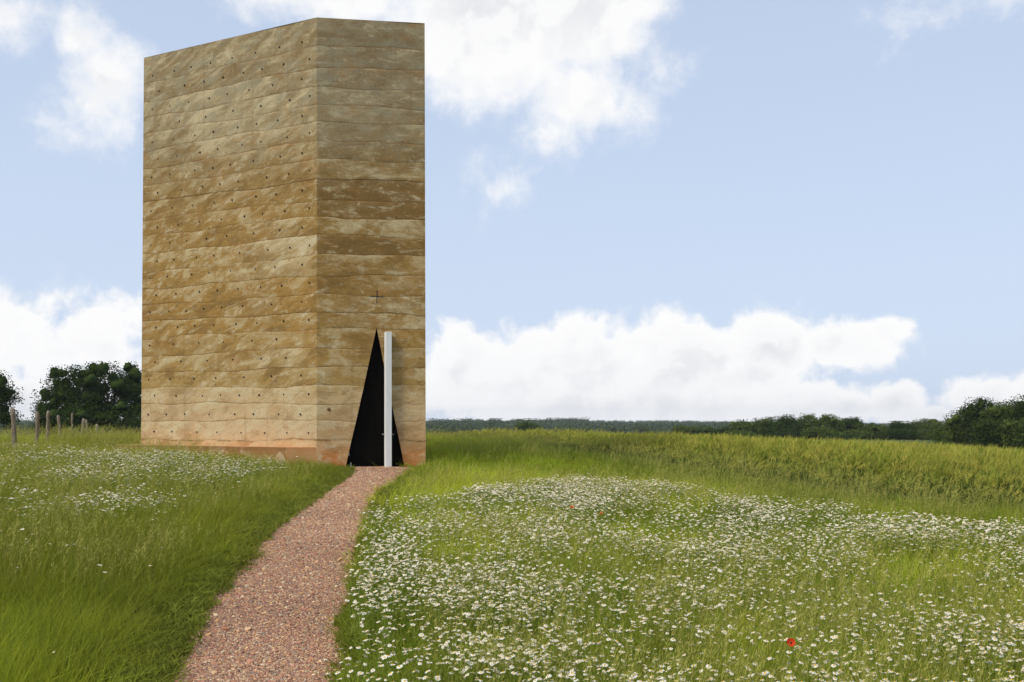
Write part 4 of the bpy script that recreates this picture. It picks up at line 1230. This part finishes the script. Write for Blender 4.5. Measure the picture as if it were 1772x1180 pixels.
# ------------------------------------------------------------------ poppies
def poppy(label, x, y, h, size, seed, tilt, mat=M_poppy):
    z0 = gz(x, y)
    root = bpy.data.objects.new('poppy', None); COL.objects.link(root); root.location = (x, y, z0); root.rotation_euler.z = 0
    tag(root, label, 'poppy', 'poppies')
    rr = np.random.default_rng(seed)
    V, Fq = tube_np([(0, 0, 0), (.012, 0, h * .5), (0, 0, h)], [.003, .0025, .002], 5)
    obj('stem', mesh_np('stem', V, Fq, (M_stem,), smooth=True), root)
    T = np.array(Matrix.Rotation(tilt, 3, 'X'))
    for k in range(4):
        a0 = k * math.pi / 2 + .3; V, Fc = [], []
        nu, nv = 7, 5
        for i in range(nu):
            for j in range(nv):
                a = a0 + (i / (nu - 1) - .5) * 1.75; q = size * (j / (nv - 1)) * (1 + .12 * math.sin(i * 1.9 + k))
                V.append((math.cos(a) * q, math.sin(a) * q, .45 * q * q / size + .12 * size * math.sin(i * 2.2 + k * 1.3) * (j / (nv - 1)) + (.03 * size if k % 2 else 0)))
        Fc = [(i * nv + j, i * nv + j + 1, (i + 1) * nv + j + 1, (i + 1) * nv + j) for i in range(nu - 1) for j in range(nv - 1)]
        obj('petal', mesh_np('petal', np.array(V) @ T.T + np.array([0, 0, h]), np.array(Fc), (mat,), smooth=True), root)
    V, Fq = tube_np([(0, 0, -.02 * size), (0, 0, .25 * size), (0, 0, .42 * size), (0, 0, .45 * size)], [.16 * size, .24 * size, .2 * size, .01 * size], 9)
    obj('seed_head', mesh_np('seed_head', V @ T.T + np.array([0, 0, h]), Fq, (M_poppy_eye,), smooth=True), root)
poppy('single red poppy with dark eye near the bottom edge of the meadow', 1.70, 6.25, .51, .026, 1, R(62))
poppy('faded orange-red poppy among dense daisies, farther left of two', .85, 14.5, .47, .032, 2, R(35), M_faded)
poppy('small faded orange-red poppy among dense daisies, right of its neighbour', 1.21, 13.9, .46, .026, 3, R(35), M_faded)

# ------------------------------------------------------------------ haze
M_haze = bpy.data.materials.new('haze_air'); M_haze.use_nodes = True
nt = M_haze.node_tree; nt.nodes.clear()
pvn = nt.nodes.new('ShaderNodeVolumePrincipled')
pvn.inputs['Color'].default_value = (.82, .89, 1.0, 1)
pvn.inputs['Density'].default_value = .0001
pvn.inputs['Anisotropy'].default_value = 0.0
on = nt.nodes.new('ShaderNodeOutputMaterial'); nt.links.new(pvn.outputs[0], on.inputs['Volume'])
bm = bmesh.new(); bm_box(bm, 0, 0, 6.0, 7000, 7000, 70.0)
hz = obj('haze', bm_mesh('haze', bm, (M_haze,)), kind='stuff', label='thin pale summer haze over the far hills')
